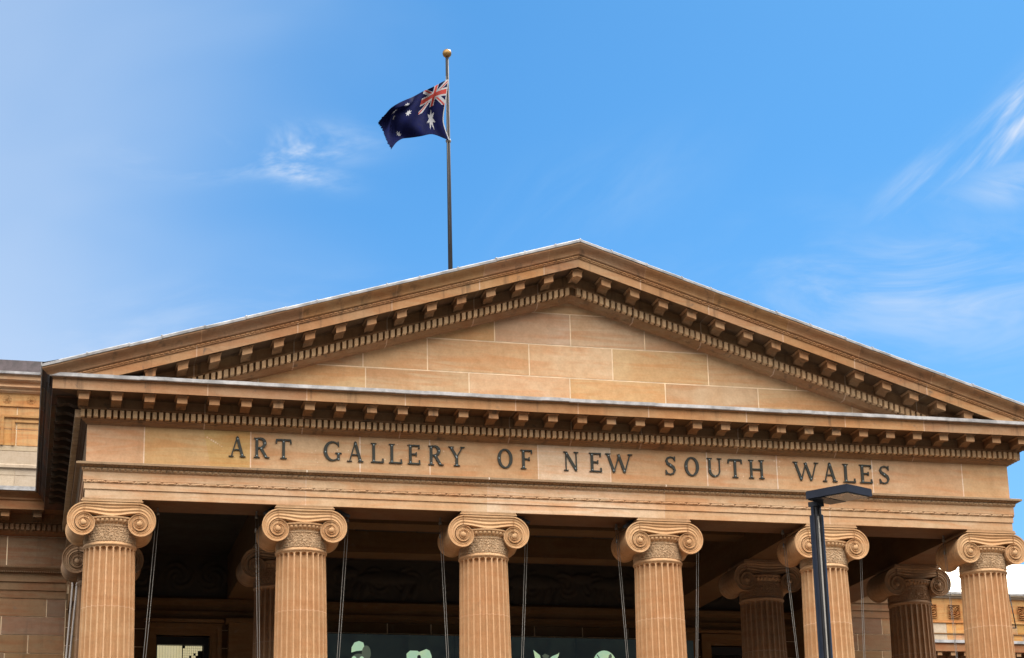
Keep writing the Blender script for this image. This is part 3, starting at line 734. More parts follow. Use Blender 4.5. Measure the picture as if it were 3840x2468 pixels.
def wing(x0, x1, flip):
    y = YE
    # wall courses
    mb = MB(); rows = [2.385 - .1185 * i for i in range(22)][::-1]; rows[0] = -.3
    mb.box(x0, x1, y + .004, y + .4, -.35, 2.39, mi=1)
    ashlar(mb, y, x0, x1, 0, 0, 0, .36, var=.22, hue=.12, zs=rows)
    mb.build('wing_wall', [WING, MORTAR], B)
    mb = MB()
    strip(mb, [(.0, 2.386), (.004, 2.386), (.004, 2.436), (.010, 2.437), (.010, 2.488), (.018, 2.490), (.018, 2.544), (.028, 2.55), (.045, 2.572), (.050, 2.575), (.050, 2.590), (.004, 2.596)], x0, x1, y, (.9, .88, .85))
    for z in (2.548, 2.566, 2.580):
        n = int((x1 - x0) / .014)
        for i in range(n): mb.box(x0 + i * .014 + .003, x0 + i * .014 + .010, y - (.04 if z < 2.57 else .054), y - .02, z, z + .008, (.8, .8, .8))
    mb.build('wing_architrave', WING, B)
    mb = MB(); mb.box(x0, x1, y + .003, y + .3, 2.594, 2.80, mi=1)
    ashlar(mb, y, x0, x1, 0, 0, 0, .5, zs=[2.597, 2.792], js={0: [-.5436, 5.3]}, var=.15, hue=.1); mb.build('wing_frieze', [WING, MORTAR], B)
    mb = MB()
    strip(mb, [(.0, 2.792), (.012, 2.797), (.028, 2.811), (.035, 2.82), (.035, 2.866), (.05, 2.869), (.05, 2.878), (.04, 2.88), (.04, 2.93), (.178, 2.931), (.178, 2.928), (.184, 2.928), (.184, 2.982), (.194, 2.99), (.196, 3.0), (.21, 3.012), (.232, 3.027), (.238, 3.032), (.238, 3.037)], x0, x1, y, (1.15, 1.0, .85))
    x = x0 + .02
    while x < x1 - .03: mb.box(x, x + .0212, y - .064, y - .034, 2.822, 2.8615, rt(.1)); x += 1 / 30
    wc = mb.build('wing_cornice', WING, B)
    xs_ = [-.5643, -.3633] if x0 < 0 else [5.33, 5.5]
    for q in xs_:
        o = link('modillion', MF if q == -.5643 or x0 > 0 else MW_, wc, T(q, y - .04, 2.9165))
    mb = MB(); strip(mb, [(.236, 3.037), (.246, 3.038), (.246, 3.064), (.10, 3.085), (0, 3.09)], x0, x1, y); mb.build('lead_flashing', LEAD, B)
    # attic storey: pale base courses, ochre panelled wall, carved band, mouldings, lead, slate
    ya = y + .03
    mb = MB(); mb.box(x0, x1, ya + .004, ya + .4, 3.07, 3.88, mi=1)
    js = [-.52, -.88] if x0 < 0 else [5.4]
    ashlar(mb, ya, x0, x1, 0, 0, 0, .4, zs=[3.08, 3.205, 3.252], js={0: js, 1: js}, var=.05, hue=.02, gz=.0016, gx=.001)
    strip(mb, [(.0, 3.252), (.018, 3.254), (.018, 3.272), (.008, 3.280), (.006, 3.366), (0, 3.368)], x0, x1, ya, (.95, .93, .92))
    ashlar(mb, ya, x0, x1, 0, 0, 0, .4, zs=[3.369, 3.405], js={0: [9]}, var=.03)
    mb.build('attic_base', [PALE, MORTAR], B)
    mb = MB(); ashlar(mb, ya, x0, x1, 0, 0, 0, .3, zs=[3.405, 3.517, 3.67], js={0: js, 1: [j + .0 for j in js]}, var=.06, hue=.1)
    # moulded panel frames
    for (a, b, c, d_, pr) in ([(-.62, .2, 3.30, 3.593, .016), (-.55, .15, 3.30, 3.560, .010)] if x0 < 0 else [(5.3, 5.6, 3.42, 3.593, .016)]):
        c = max(c, 3.406); wd = .018
        strip(mb, [(0, d_), (pr, d_ + .004), (pr, d_ + wd), (0, d_ + wd + .003)], a + wd + .001, min(b, x1 - .01), ya, (.85, .8, .75))
        mb.box(a, a + wd, ya - pr, ya, c, d_ + wd, (.85, .8, .75))
    mb.build('attic_wall', [OCHRE, MORTAR], B)
    mb = MB(); strip(mb, [(0, 3.668), (.010, 3.672), (.010, 3.680), (.003, 3.682), (.003, 3.757), (.012, 3.762)], x0, x1, ya, (1, .95, .9))
    q = -.4345 - .154 * 2 if x0 < 0 else 5.25
    while q < x1 - .03:
        if q > x0 + .04:
            for rr_, hh in ((.028, .002), (.020, .004), (.010, .007)):
                n = 18; mb.add([(q, ya - .003 - hh, 3.719)] + [(q + rr_ * math.cos(2 * PI * i / n), ya - .003 - (hh if i % 2 else hh * .3), 3.719 + rr_ * math.sin(2 * PI * i / n)) for i in range(n)] +
                               [(q + rr_ * 1.1 * math.cos(2 * PI * i / n), ya - .003, 3.719 + rr_ * 1.1 * math.sin(2 * PI * i / n)) for i in range(n)],
                               [(0, 1 + i, 1 + (i + 1) % n) for i in range(n)] + [(1 + i, 1 + n + i, 1 + n + (i + 1) % n, 1 + (i + 1) % n) for i in range(n)], (.8, .75, .7))
        q += .154
    mb.build('rosette_band', OCHRE, B)
    mb = MB(); strip(mb, [(.012, 3.762), (.028, 3.772), (.028, 3.784), (.05, 3.795), (.05, 3.806), (.03, 3.809), (.03, 3.826), (.062, 3.842), (.062, 3.873), (.07, 3.875)], x0, x1, ya, (.85, .85, .85)); mb.build('attic_cornice', STONE, B)
    mb = MB(); strip(mb, [(.068, 3.8745), (.082, 3.876), (.082, 3.892), (0, 3.900)], x0, x1, ya); mb.build('lead_flashing', LEAD, B)
    mb = MB(); x = x0
    while x < x1:
        x2 = min(x1, x + random.uniform(.05, .09)); k = random.uniform(.7, 1.4)
        mb.loft([[(q, ya + .06 + random.uniform(0, .002), 3.89), (q, ya + .075, 4.018), (q, ya + .6, 4.05)] for q in (x, x2)], tone=(k, k, k)); x = x2
    mb.build('slate_parapet', SLATE, B)
wing(-1.05, -.163, False)
wing(5.163, 5.66, True)
mb = MB()   # body of the building behind the attic
mb.box(-1.05, 5.66, YE + .45, YE + 3.2, -.3, 3.9); mb.box(-1.05, 5.66, YE + .05, YE + .46, 2.75, 3.06)
mb.build('rear_block', WING, B)

# porch back wall with two framed windows, carved relief and mouldings
WIN = [(.4186, .7642), (5 - .7642, 5 - .4186)]; WT = 2.1636; WB = .9
mb = MB(); z1 = 2.70
e = [-.163, WIN[0][0], WIN[0][1], WIN[1][0], WIN[1][1], 5.163]
for a, b in ((e[0], e[1]), (e[2], e[3]), (e[4], e[5])): mb.box(a, b, YE + .003, YE + .3, -.05, z1, mi=1); ashlar(mb, YE, a, b, 0, 0, 0, .34, zs=[-.05 + i * .1185 for i in range(21)] + [2.425], var=.15, hue=.1)
for a, b in WIN: mb.box(a, b, YE, YE + .3, WT, z1); mb.box(a, b, YE, YE + .3, -.05, WB)
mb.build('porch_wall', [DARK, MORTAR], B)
for (xa_, xb_) in ((.09, 4.91),):
    mb = MB(); strip(mb, [(0, 2.27), (.02, 2.274), (.02, 2.29), (.032, 2.30), (.032, 2.32), (.01, 2.326), (.01, 2.36), (.045, 2.38), (.045, 2.40), (.01, 2.42), (0, 2.424)], xa_, xb_, YE, (1, 1, 1)); mb.build('porch_moulding', DARK, B)
# carved frieze: foliage scrolls and walking beasts in low relief
mb = MB(); nx, nz = 560, 30; rings = []
def beast(x, z, cx):   # body, neck and legs of a walking animal, as a soft height
    u = (x - cx) / .30; v = (z - 2.55) / .11; h = 0
    h = max(h, 1 - ((u / .8) ** 2 + ((v - .15 - .15 * math.cos(u * 2)) / .42) ** 2)); h = max(h, 1 - (((u + .95) / .28) ** 2 + ((v - .55) / .35) ** 2))
    for l in (-.65, -.45, .45, .68): h = max(h, 1 - (((u - l - .12 * v) / .10) ** 2 + ((v + .55) / .6) ** 2))
    return max(0, h) ** .5
for i in range(nx + 1):
    x = .13 + 4.74 * i / nx; r = []
    for j in range(nz + 1):
        z = 2.421 + .279 * j / nz; h = 0
        if 1.15 < x < 3.85: h = max(beast(x, z, 1.95), beast(x, z, 2.95), beast(x, z, 3.6))
        q = (x % .22) - .11; w2 = z - 2.555; rad_ = math.hypot(q, w2); h2 = .5 + .5 * math.sin(rad_ * 150 + math.atan2(w2, q) * 3 * (1 if int(x / .22) % 2 else -1))
        h = max(h, .5 * h2 * (rad_ < .10)) + .25 * noise.noise(Vector((x * 18, 0, z * 18)))
        r.append((x, YE - .004 - .022 * max(0, h), z))
    rings.append(r)
mb.loft(rings, smooth=True); mb.build('carved_frieze', RELIEF, B)
for X in (1.0, 4.0):   # wall piers
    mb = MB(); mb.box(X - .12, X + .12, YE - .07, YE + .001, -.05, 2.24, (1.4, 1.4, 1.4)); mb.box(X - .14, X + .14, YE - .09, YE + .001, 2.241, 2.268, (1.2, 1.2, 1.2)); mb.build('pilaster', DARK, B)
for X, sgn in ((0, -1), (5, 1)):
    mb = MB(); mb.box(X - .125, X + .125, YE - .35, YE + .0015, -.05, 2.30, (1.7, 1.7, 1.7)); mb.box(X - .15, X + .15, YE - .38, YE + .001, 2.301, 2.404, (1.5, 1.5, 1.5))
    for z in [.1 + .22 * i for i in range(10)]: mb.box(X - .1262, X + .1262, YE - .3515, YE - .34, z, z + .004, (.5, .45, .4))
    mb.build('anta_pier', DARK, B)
for a, b in WIN:
    mb = MB()   # stepped stone casing is the frame, dark reveal inside it
    for k, (o_, pr) in enumerate(((.012, .012), (.045, .022), (.075, .034))):
        w0 = .012 if k == 0 else (.045 if k == 1 else .075); w1 = 0 if k == 0 else (.012 if k == 1 else .045)
        mb.box(a - w0, a - w1, YE - pr, YE + .05, WB, WT + w0, (1.4, 1.4, 1.4)); mb.box(b + w1, b + w0, YE - pr, YE + .05, WB, WT + w0, (1.4, 1.4, 1.4)); mb.box(a - w1, b + w1, YE - pr - .0005, YE + .05, WT + w1, WT + w0, (1.4, 1.4, 1.4))
    mb.box(a - .085, b + .085, YE - .06, YE, WT + .082, WT + .10, (1.5, 1.5, 1.5))
    fr = mb.build('window', DARK, B)
    mb = MB(); mb.box(a, a + .012, YE + .06, YE + .09, WB, WT); mb.box(b - .035, b, YE + .06, YE + .09, WB, WT); mb.box(a + .012, b - .035, YE + .06, YE + .09, WT - .052, WT); mb.build('window_frame', BLACK, fr)
    mb = MB(); mb.box(a, b, YE + .10, YE + .11, WB, WT); mb.build('window_pane', GLASS, fr)
    if a < 1:
        mb = MB(); x0_, xm, x1_ = .4306, .594, .7275; zt = 2.1105; n = 9
        for i in range(n):
            p, q = x0_ + (xm - x0_) * i / n, x0_ + (xm - x0_) * (i + 1) / n; mb.box(p + .0008, q - .0008, YE + .092, YE + .0985, WB, zt, mi=0)
        cols_ = 9
        for i in range(cols_):
            for j in range(8):
                p = xm + .006 + (x1_ - xm - .008) * i / cols_; z = zt - .016 * (j + 1)
                if j < (6, 5, 6, 5, 6, 5, 4, 3, 2)[i] and not (i * 7 + j * 3) % 11 == 0: mb.box(p, p + .0118, YE + .092, YE + .0985, z + .0016, z + .0152, mi=0)
        mb.build('window_glow', LIT, fr)  # added glowing slats and squares, painting the bright image in the pane

# stylobate and steps
mb = MB(); mb.box(-.5, 5.5, -.4, YE + .001, -.30, ZB, (.9, .9, .9))
for k in range(9): mb.box(-.2, 5.2, -.4 - .09 * (k + 1), -.4 - .09 * k, -.42, ZB - .04 * (k + 1))
mb.build('steps', STONE, B)

# ------------------------------------------------------------------ the second building, far to the right
R2 = empty('side_wing', 'lower ochre stone wing with carved panels and lead ledge, seen between the right-hand columns', 'building')
y = 9.0; xa, xb = 8.95, 13.5
mb = MB(); mb.box(xa, xb, y + .004, y + 3, -.4, 3.86, mi=1)
zs = [-.4] + [.1 * i for i in range(0, 33)] + [3.225]
ashlar(mb, y, xa, xb, 0, 0, 0, .35, zs=zs, var=.12, hue=.1); mb.build('wall', [WING, MORTAR], R2)
mb = MB(); strip(mb, [(0, 2.9), (.02, 2.92), (.02, 3.13), (.04, 3.15), (.04, 3.245), (.17, 3.246), (.17, 3.243), (.18, 3.243), (.18, 3.318), (.19, 3.332)], xa, xb, y, (1.5, 1.2, 1.0))
wc = mb.build('cornice', WING, R2)
q = 9.0628
while q < 12:
    link('modillion', MF, wc, T(q, y - .055, 3.229)); q += .158
mb = MB(); strip(mb, [(.188, 3.332), (.20, 3.334), (.20, 3.365), (.02, 3.385)], xa, xb, y)
x = xa
while x < xb: mb.box(x, x + .004, y - .203, y - .1, 3.334, 3.369, (.6, .6, .6)); x += .22
mb.build('lead_flashing', LEAD, R2)
mb = MB(); mb.quad((xa, y - .002, 3.37), (9.405, y - .002, 3.37), (9.405, y - .002, 3.462), (xa, y - .002, 3.462), (1.1, 1.1, 1.1)); mb.quad((xa, y - .002, 3.474), (9.405, y - .002, 3.474), (9.405, y - .002, 3.585), (xa, y - .002, 3.585), (1.1, 1.1, 1.1)); mb.build('pale_block', PALE, R2)
mb = MB(); ashlar(mb, y - .002, 9.408, xb, 0, 0, 0, .10, zs=[3.37, 3.462], var=.2, hue=.3); ashlar(mb, y - .002, 9.408, xb, 0, 0, 0, .11, zs=[3.474, 3.585], var=.25, hue=.3)
strip(mb, [(.002, 3.462), (.012, 3.463), (.012, 3.473), (.002, 3.474)], xa, xb, y, (.4, .4, .4)); mb.build('parapet', [OCHRE, MORTAR], R2)
mb = MB(); strip(mb, [(0, 3.585), (.016, 3.588), (.016, 3.600), (.004, 3.604), (.004, 3.855), (.012, 3.86)], xa, xb, y, (.95, .88, .8)); mb.build('frieze', OCHRE, R2)
# carved foliage panels
def panel(cx):
    mb = MB(); w2, h2 = .075, .075; nx = nz = 44; rings = []
    for i in range(nx + 1):
        r = []
        for j in range(nz + 1):
            u = i / nx * 2 - 1; v = j / nz * 2 - 1; a = math.hypot(abs(u) - .5, v * .9 - .1); m_ = .5 + .5 * math.sin(a * 22 + math.atan2(v, abs(u) - .5) * 2)
            m_ *= (abs(u) < .86 and abs(v) < .80); m_ += .35 * noise.noise(Vector((u * 4 + cx * 9, v * 4, 1)))
            if abs(u) > .90 or abs(v) > .88: m_ = 1.0
            r.append((cx + u * w2, y - .004 - .016 * max(-.2, m_), 3.715 + v * h2))
        rings.append(r)
    mb.loft(rings, tone=(.62, .5, .4)); return mb.build('carved_panel', OCHRE, R2)
for k in range(6): panel(9.227 + .2835 * k)
mb = MB(); strip(mb, [(.012, 3.86), (.03, 3.87), (.03, 3.884), (.05, 3.888), (.05, 3.905)], xa, xb, y, (.9, .9, .9)); mb.build('coping', PALE, R2)
mb = MB(); strip(mb, [(.052, 3.905), (.062, 3.907), (.062, 3.927), (0, 3.94)], xa, xb, y); mb.build('lead_coping', LEAD, R2)
mb = MB(); bw = .008; yb = y - .25
for p, q_ in (((9.96, yb, 3.865), (10.075, yb, 3.865)), ((10.075, yb, 3.865), (10.115, yb, 3.50)), ((10.115, yb, 3.50), (10.03, yb, 3.50))): mb.tube(p, q_, .006, 6)
mb.tube((9.96, yb, 3.865), (9.96, y, 3.865), .006, 6); mb.tube((10.03, yb, 3.50), (10.03, y, 3.50), .006, 6)
mb.build('pipe_bracket', BLACK, R2)
R3 = empty('pale_roofed_hall', 'sunlit cream metal roof with standing seams behind the ochre wing', 'building')
mb = MB(); mb.box(9.1, 15.9, 9.9, 17.4, -.4, 3.9); mb.build('wall', PALE, R3)
mb = MB(); x = 8.9; zf = lambda yy: 3.93 + (yy - 9.75) * .345
while x < 16.2:
    mb.loft([[(x + .004, 9.75, zf(9.75)), (x + .946, 9.75, zf(9.75))], [(x + .004, 14.0, zf(14.0)), (x + .946, 14.0, zf(14.0))], [(x + .004, 17.6, 3.9), (x + .946, 17.6, 3.9)]])
    mb.loft([[(x - .004, 9.75, zf(9.75) - .01), (x - .004, 9.75, zf(9.75) + .010), (x + .004, 9.75, zf(9.75) + .010), (x + .004, 9.75, zf(9.75) - .01)], [(x - .004, 14.0, zf(14) - .01), (x - .004, 14, zf(14) + .010), (x + .004, 14, zf(14) + .010), (x + .004, 14, zf(14) - .01)]], closed=True)
    x += .95
mb.build('roof', ROOFW, R3)

# ------------------------------------------------------------------ flagpole and flag
FX, FY = 2.181, 1.5
fp = empty('flagpole', 'tall grey flagpole rising behind the pediment, topped by a brass ball', 'flagpole'); fp.location = T(FX, FY, 3.80)
def under(parent, mb, name, m):      # part given in world bays under a placed empty
    o = mb.build(name, m, None); o.parent = parent; o.matrix_parent_inverse = Matrix.Translation(-parent.location); return o
mb = MB(); mb.tube((FX, FY, 3.78), (FX, FY, 5.945), .0168, 16, .0108); under(fp, mb, 'shaft', POLE)
mb = MB(); mb.tube((FX, FY, 5.940), (FX, FY, 5.952), .007, 10); mb.lathe([(.0001, 5.9475)] + [(.0305 * math.sin(PI * i / 14), 5.978 - .0305 * math.cos(PI * i / 14)) for i in range(1, 14)] + [(.0001, 6.0085)], 24, c=(FX, FY)); under(fp, mb, 'finial_ball', BRASS)
mb = MB(); mb.tube((FX - .013, FY - .016, 5.80), (FX - .006, FY - .018, 4.6), .0022, 5); mb.tube((FX, FY, 5.338), (FX - .004, FY - .022, 5.338), .0195, 8, .01); under(fp, mb, 'halyard', CABLE)

# cloth shape: control points (design u,v) -> position, smooth thin-plate interpolation
CP_ = [((0, 1), (2.191, 5.7883)), ((0, .75), (2.178, 5.70)), ((0, .5), (2.1644, 5.5986)), ((0, .25), (2.1507, 5.4714)), ((0, 0), (2.1901, 5.3434)), ((.25, 1), (2.1071, 5.7374)), ((.5, 1), (2.0178, 5.6857)), ((.25, .75), (2.0884, 5.664)), ((.5, .5), (1.9776, 5.5087)),
       ((.25, .25), (2.0625, 5.4871)), ((.25, 0), (2.0788, 5.3759)), ((.5, 0), (1.9964, 5.356)), ((.75, 0), (1.8706, 5.3273)), ((1, 0), (1.7944, 5.2461)), ((.75, .833), (1.9079, 5.5747)), ((.625, .5625), (1.9114, 5.5169)), ((.861, .617), (1.8228, 5.5243)),
       ((.8, .458), (1.8106, 5.4756)), ((.75, .167), (1.8444, 5.3549)), ((1, .5), (1.743, 5.3654)), ((1, .85), (1.7099, 5.433)), ((.75, 1), (1.8994, 5.6125)), ((.9, 1), (1.7995, 5.5465)), ((1, 1), (1.7568, 5.4928))]
def solve(A_, b_):
    n = len(A_); Mx = [list(A_[i]) + list(b_[i]) for i in range(n)]
    for i in range(n):
        p = max(range(i, n), key=lambda r: abs(Mx[r][i])); Mx[i], Mx[p] = Mx[p], Mx[i]
        for r in range(n):
            if r != i:
                k = Mx[r][i] / Mx[i][i]
                if k: Mx[r] = [a - k * b for a, b in zip(Mx[r], Mx[i])]
    return [[Mx[i][n + c] / Mx[i][i] for c in range(len(b_[0]))] for i in range(n)]
U_ = lambda r2: 0 if r2 < 1e-12 else r2 * math.log(r2)
K_ = len(CP_); A_ = []; bb = []
for i in range(K_):
    (u, v), q = CP_[i]
    A_.append([U_((u - a) ** 2 * 4 + (v - b) ** 2) + (0.004 if i == j else 0) for j, ((a, b), _) in enumerate(CP_)] + [1, u, v]); bb.append(q)
for r in ([1] * K_, [c[0][0] for c in CP_], [c[0][1] for c in CP_]): A_.append(list(r) + [0, 0, 0]); bb.append((0, 0))
W_ = solve(A_, bb)
def tps(u, v):
    k = [U_((u - a) ** 2 * 4 + (v - b) ** 2) for ((a, b), _) in CP_] + [1, u, v]
    return [sum(x * w_[c] for x, w_ in zip(k, W_)) for c in (0, 1)]
def star(u, v, cu, cv, R_, n, inner):
    x = (u - cu) * 2; yv = v - cv; r = math.hypot(x, yv); a = (math.atan2(x, yv)) % (2 * PI / n); a = min(a, 2 * PI / n - a)
    h = PI / n; # edge from outer tip (R,0) to inner (R*inner, h)
    x1, y1, x2, y2 = R_, 0, R_ * inner * math.cos(h), R_ * inner * math.sin(h); px, py = r * math.cos(a), r * math.sin(a)
    return (x2 - x1) * (py - y1) - (y2 - y1) * (px - x1) > 0
def design(u, v):
    if u < .5 and v > .5:
        x = u * 2 * 2 - 1; x = (u / .5) * 2 - 1; yv = (v - .5) / .5 * 2 - 1; X_ = x * 2; Y_ = yv     # canton 2:1
        if abs(X_) < .20 or abs(Y_) < .20: return 2
        if abs(X_) < .34 or abs(Y_) < .34: return 1
        for sg in (1, -1):
            dd = (Y_ - sg * X_ / 2) * 2 / math.sqrt(5)
            if abs(dd) < .22:
                pin = dd * (1 if X_ * sg > 0 else -1) * sg
                return 2 if 0 < (dd if X_ > 0 else -dd) * (1 if sg > 0 else 1) < .14 else 1
        return 0
    for (cu, cv, R_, n, inn) in ((.25, .25, .19, 7, .45), (.75, .833, .075, 7, .5), (.75, .167, .075, 7, .5), (.625, .5625, .075, 7, .5), (.861, .617, .075, 7, .5), (.8, .458, .048, 5, .45)):
        if star(u, v, cu, cv, R_, n, inn): return 1
    return 0
nu, nv = 200, 120; vs = []; fs = []; ms = []
for i in range(nu + 1):
    for j in range(nv + 1):
        u, v = i / nu, j / nv; x, z = tps(u, v)
        yy = FY - .022 - .10 * u + .042 * math.sin(u * 11 - v * 4.5) * min(1, u * 4) + .020 * math.sin(u * 23 + v * 7) * u
        if i == nu: x += random.uniform(-.006, .006); z += random.uniform(-.004, .004)
        kq = (yy + 9.897) / 11.397; vs.append(((x + .4024) * kq - .4024, yy, z * kq))
for i in range(nu):
    for j in range(nv):
        a = i * (nv + 1) + j; fs.append((a, a + nv + 1, a + nv + 2, a + 1))
        m_ = design((i + .5) / nu, (j + .5) / nv)
        if i < 3: m_ = 1
        ms.append(m_)
mb = MB(); mb.add(vs, fs, smooth=True); mb.m = ms
fl = mb.build('flag', [FB, FW, FR], None); sol = fl.modifiers.new('cloth', 'SOLIDIFY'); sol.thickness = .004
tag(fl, 'blue national flag with union cross canton and white stars, tattered at its fly edge', 'flag')

# ------------------------------------------------------------------ hanging cables, light bars, slanted pipes
def cable(x0, z0, x1, z1, label, sep=.011, clip=True, y=.03):
    o = empty('hanging_cable', label, 'cable', 'cables hanging between the columns')
    o.location = T(x0, y, z0); k = (x1 - x0) / (z1 - z0); ze = .1; xe = x0 + k * (ze - z0)
    for s_ in (-1, 1):
        mb = MB(); mb.tube((x0 + s_ * sep / 2 + (.004 if s_ > 0 else 0), y + s_ * .004, z0 + .012 * (1 if s_ < 0 else .4)), (xe + s_ * sep / 3, y + s_ * .004, ze), .0014, 6); under(o, mb, 'strand', CABLE)
    mb = MB(); mb.tube((x0, y, z0 + .012), (x0, y, z0 - .006), .007, 10, .010); mb.box(x0 - .004, x0 + .004, y - .004, y + .004, z0 - .004, 2.404); under(o, mb, 'pulley', CABLE)
    if clip:
        mb = MB(); zc = z0 - .075; xc = x0 + k * (zc - z0) - sep / 2; mb.tube((xc, y - .004, zc + .014), (xc, y - .004, zc - .010), .0048, 8, .0062); under(o, mb, 'shackle', CABLE)
cl = [(.2435, 2.3728, .1946, 1.608, 'slanting twin cable just right of the leftmost front column', False), (.7642, 2.372, .7827, 1.618, 'twin cable with shackle just left of the second front column', True),
      (1.2540, 2.3728, 1.2036, 1.625, 'slanting twin cable just right of the second front column', True), (1.7679, 2.3745, 1.7972, 1.635, 'twin cable with hook just left of the third front column', True),
      (2.2560, 2.37, 2.2126, 1.6415, 'slanting twin cable just right of the third front column', False), (2.7756, 2.3784, 2.8099, 1.651, 'twin cable just left of the fourth front column from the left', True),
      (3.2560, 2.37, 3.2145, 1.658, 'twin cable just right of the fourth front column from the left', False), (3.7733, 2.3844, 3.8151, 1.668, 'twin cable left of the column behind the street lamp', True),
      (4.2500, 2.37, 4.2228, 1.6746, 'twin cable right of the column behind the street lamp', False), (4.7797, 2.3736, 4.80, 1.68, 'short visible twin cable left of the rightmost front column', True)]
for c in cl: cable(c[0], c[1], c[2], c[3], c[4], clip=c[5])
def lightbar(x0, z0, x1, z1, label):
    mb = MB(); y0_, y1_ = -.075, -.045; a = Vector((x0, 0, z0)); b = Vector((x1, 0, z1)); dn = (b - a).normalized(); nn = Vector((-dn.z, 0, dn.x))
    if nn.z < 0: nn = -nn
    pt = [a, b, b + nn * .016, a + nn * .016]
    mb.add([(p.x, yy, p.z) for yy in (y0_, y1_) for p in pt], [(0, 1, 2, 3), (7, 6, 5, 4), (0, 4, 5, 1), (1, 5, 6, 2), (2, 6, 7, 3), (3, 7, 4, 0)])
    c_ = (a + b) / 2; mb.tube((c_.x, -.06, c_.z + .006), (c_.x, -.03, 2.405), .004, 6)
    o = mb.build('light_bar', BLACK, None); tag(o, label, 'light', 'slim black light bars over the capitals')
lightbar(1.170, 2.397, 1.2475, 2.362, 'slim black bar slanting over the right scroll of the second front capital')
lightbar(.848, 2.397, .7975, 2.362, 'slim black bar slanting over the left scroll of the second front capital')
lightbar(2.172, 2.397, 2.2438, 2.362, 'slim black bar slanting over the right scroll of the third front capital')
lightbar(2.845, 2.397, 2.7922, 2.356, 'slim black bar slanting over the left scroll of the fourth front capital')
for (xa_, xb_, yy, lab) in ((-.112, -.140, 1.90, 'thick pale grey slanted stay nearer the leftmost front column'), (-.138, -.160, 1.93, 'thick pale grey slanted stay nearer the brown wing wall')):
    k = (xa_ - xb_) / .464; mb = MB(); mb.tube((xa_ + k * .05, yy, 2.40), (xa_ - k * 2.2, yy, .15), .0065, 10); o = mb.build('slanted_stay', plain('grey_stay', (.30, .27, .25), .6) if xa_ > -.12 else bpy.data.materials['grey_stay'], None)
    tag(o, lab, 'stay cable', 'slanted stays beside the leftmost front column')

# ------------------------------------------------------------------ backlit banner in the porch
bn = empty('backlit_banner', 'dark teal backlit banner with pale green shapes hanging in the porch', 'banner'); bn.location = T(2.5, 2.40, 2.17)
yb = 2.40; zt = 2.1705
for a, b in ((1.2, 1.52), (1.52, 2.37), (2.37, 3.215), (3.215, 4.06)):
    mb = MB(); mb.box(a + .002, b - .002, yb, yb + .02, 1.0, zt); under(bn, mb, 'panel', SCREEN)
def printed(cx, zc, outline, m=PRINT, dy=0, name='printed_shape'):
    mb = MB(); n = len(outline); vs = [(cx + a, yb - .002 - dy, zc + b) for a, b in outline] + [(cx + a, yb - .0005, zc + b) for a, b in outline]
    mb.add(vs, [tuple(range(n))] + [(i, (i + 1) % n, (i + 1) % n + n, i + n) for i in range(n)]); under(bn, mb, name, m)
ell = lambda rx, rz, a0=0, a1=360, n=24, ox=0, oz=0: [(ox + rx * math.cos(math.radians(a0 + (a1 - a0) * i / n)), oz + rz * math.sin(math.radians(a0 + (a1 - a0) * i / n))) for i in range(n)]
kx = 1.0165
def PX(x): return (x + .4024) * kx - .4024
printed(PX(1.693), 2.062, [(-.052, -.015), (-.05, .02), (-.03, .052), (.0, .062), (.028, .052), (.036, .02), (.02, .0), (-.02, -.005)])
printed(PX(1.740), 2.045, ell(.030, .050), PRINTG, .0006)
printed(PX(1.693), 2.00, ell(.055, .040), PRINTG, .0003); printed(PX(1.66), 1.995, ell(.018, .028), PRINT, .0012); printed(PX(1.71), 1.995, ell(.018, .028), PRINT, .0012)
printed(PX(2.088), 2.0, [(-.082, -.02), (-.084, .045), (-.06, .066), (-.01, .066), (.0, .058), (.02, .066), (.05, .078), (.072, .068), (.086, .03), (.084, -.05), (.04, -.11), (-.04, -.11)])
printed(PX(2.088), 2.022, ell(.013, .017, n=10), SCREEN, .001)
printed(PX(2.95), 2.0, [(-.090, .085), (-.045, .050), (-.035, .0), (-.03, -.06), (-.06, -.08), (-.074, .0)]); printed(PX(2.95), 2.0, [(.082, .062), (.090, .072), (.086, .05), (.06, .0), (.055, -.08), (.03, -.08), (.01, .02), (.04, .045)])
printed(PX(2.95), 2.0, [(-.03, .048), (-.01, .062), (.02, .048), (.01, .03), (-.02, .03)], PRINTG, .0006)
printed(PX(3.353), 2.005, ell(.080, .085, n=28)); printed(PX(3.375), 2.03, [(-.02, -.07), (.01, .03), (.025, .04), (.03, .02), (.0, -.07)], PRINTG, .0006); printed(PX(3.325), 2.01, [(-.028, .05), (-.022, .052), (.012, .0), (.004, .0)], SCREEN, .0006)
printed(PX(2.52), 2.0, ell(.075, .07, n=20))

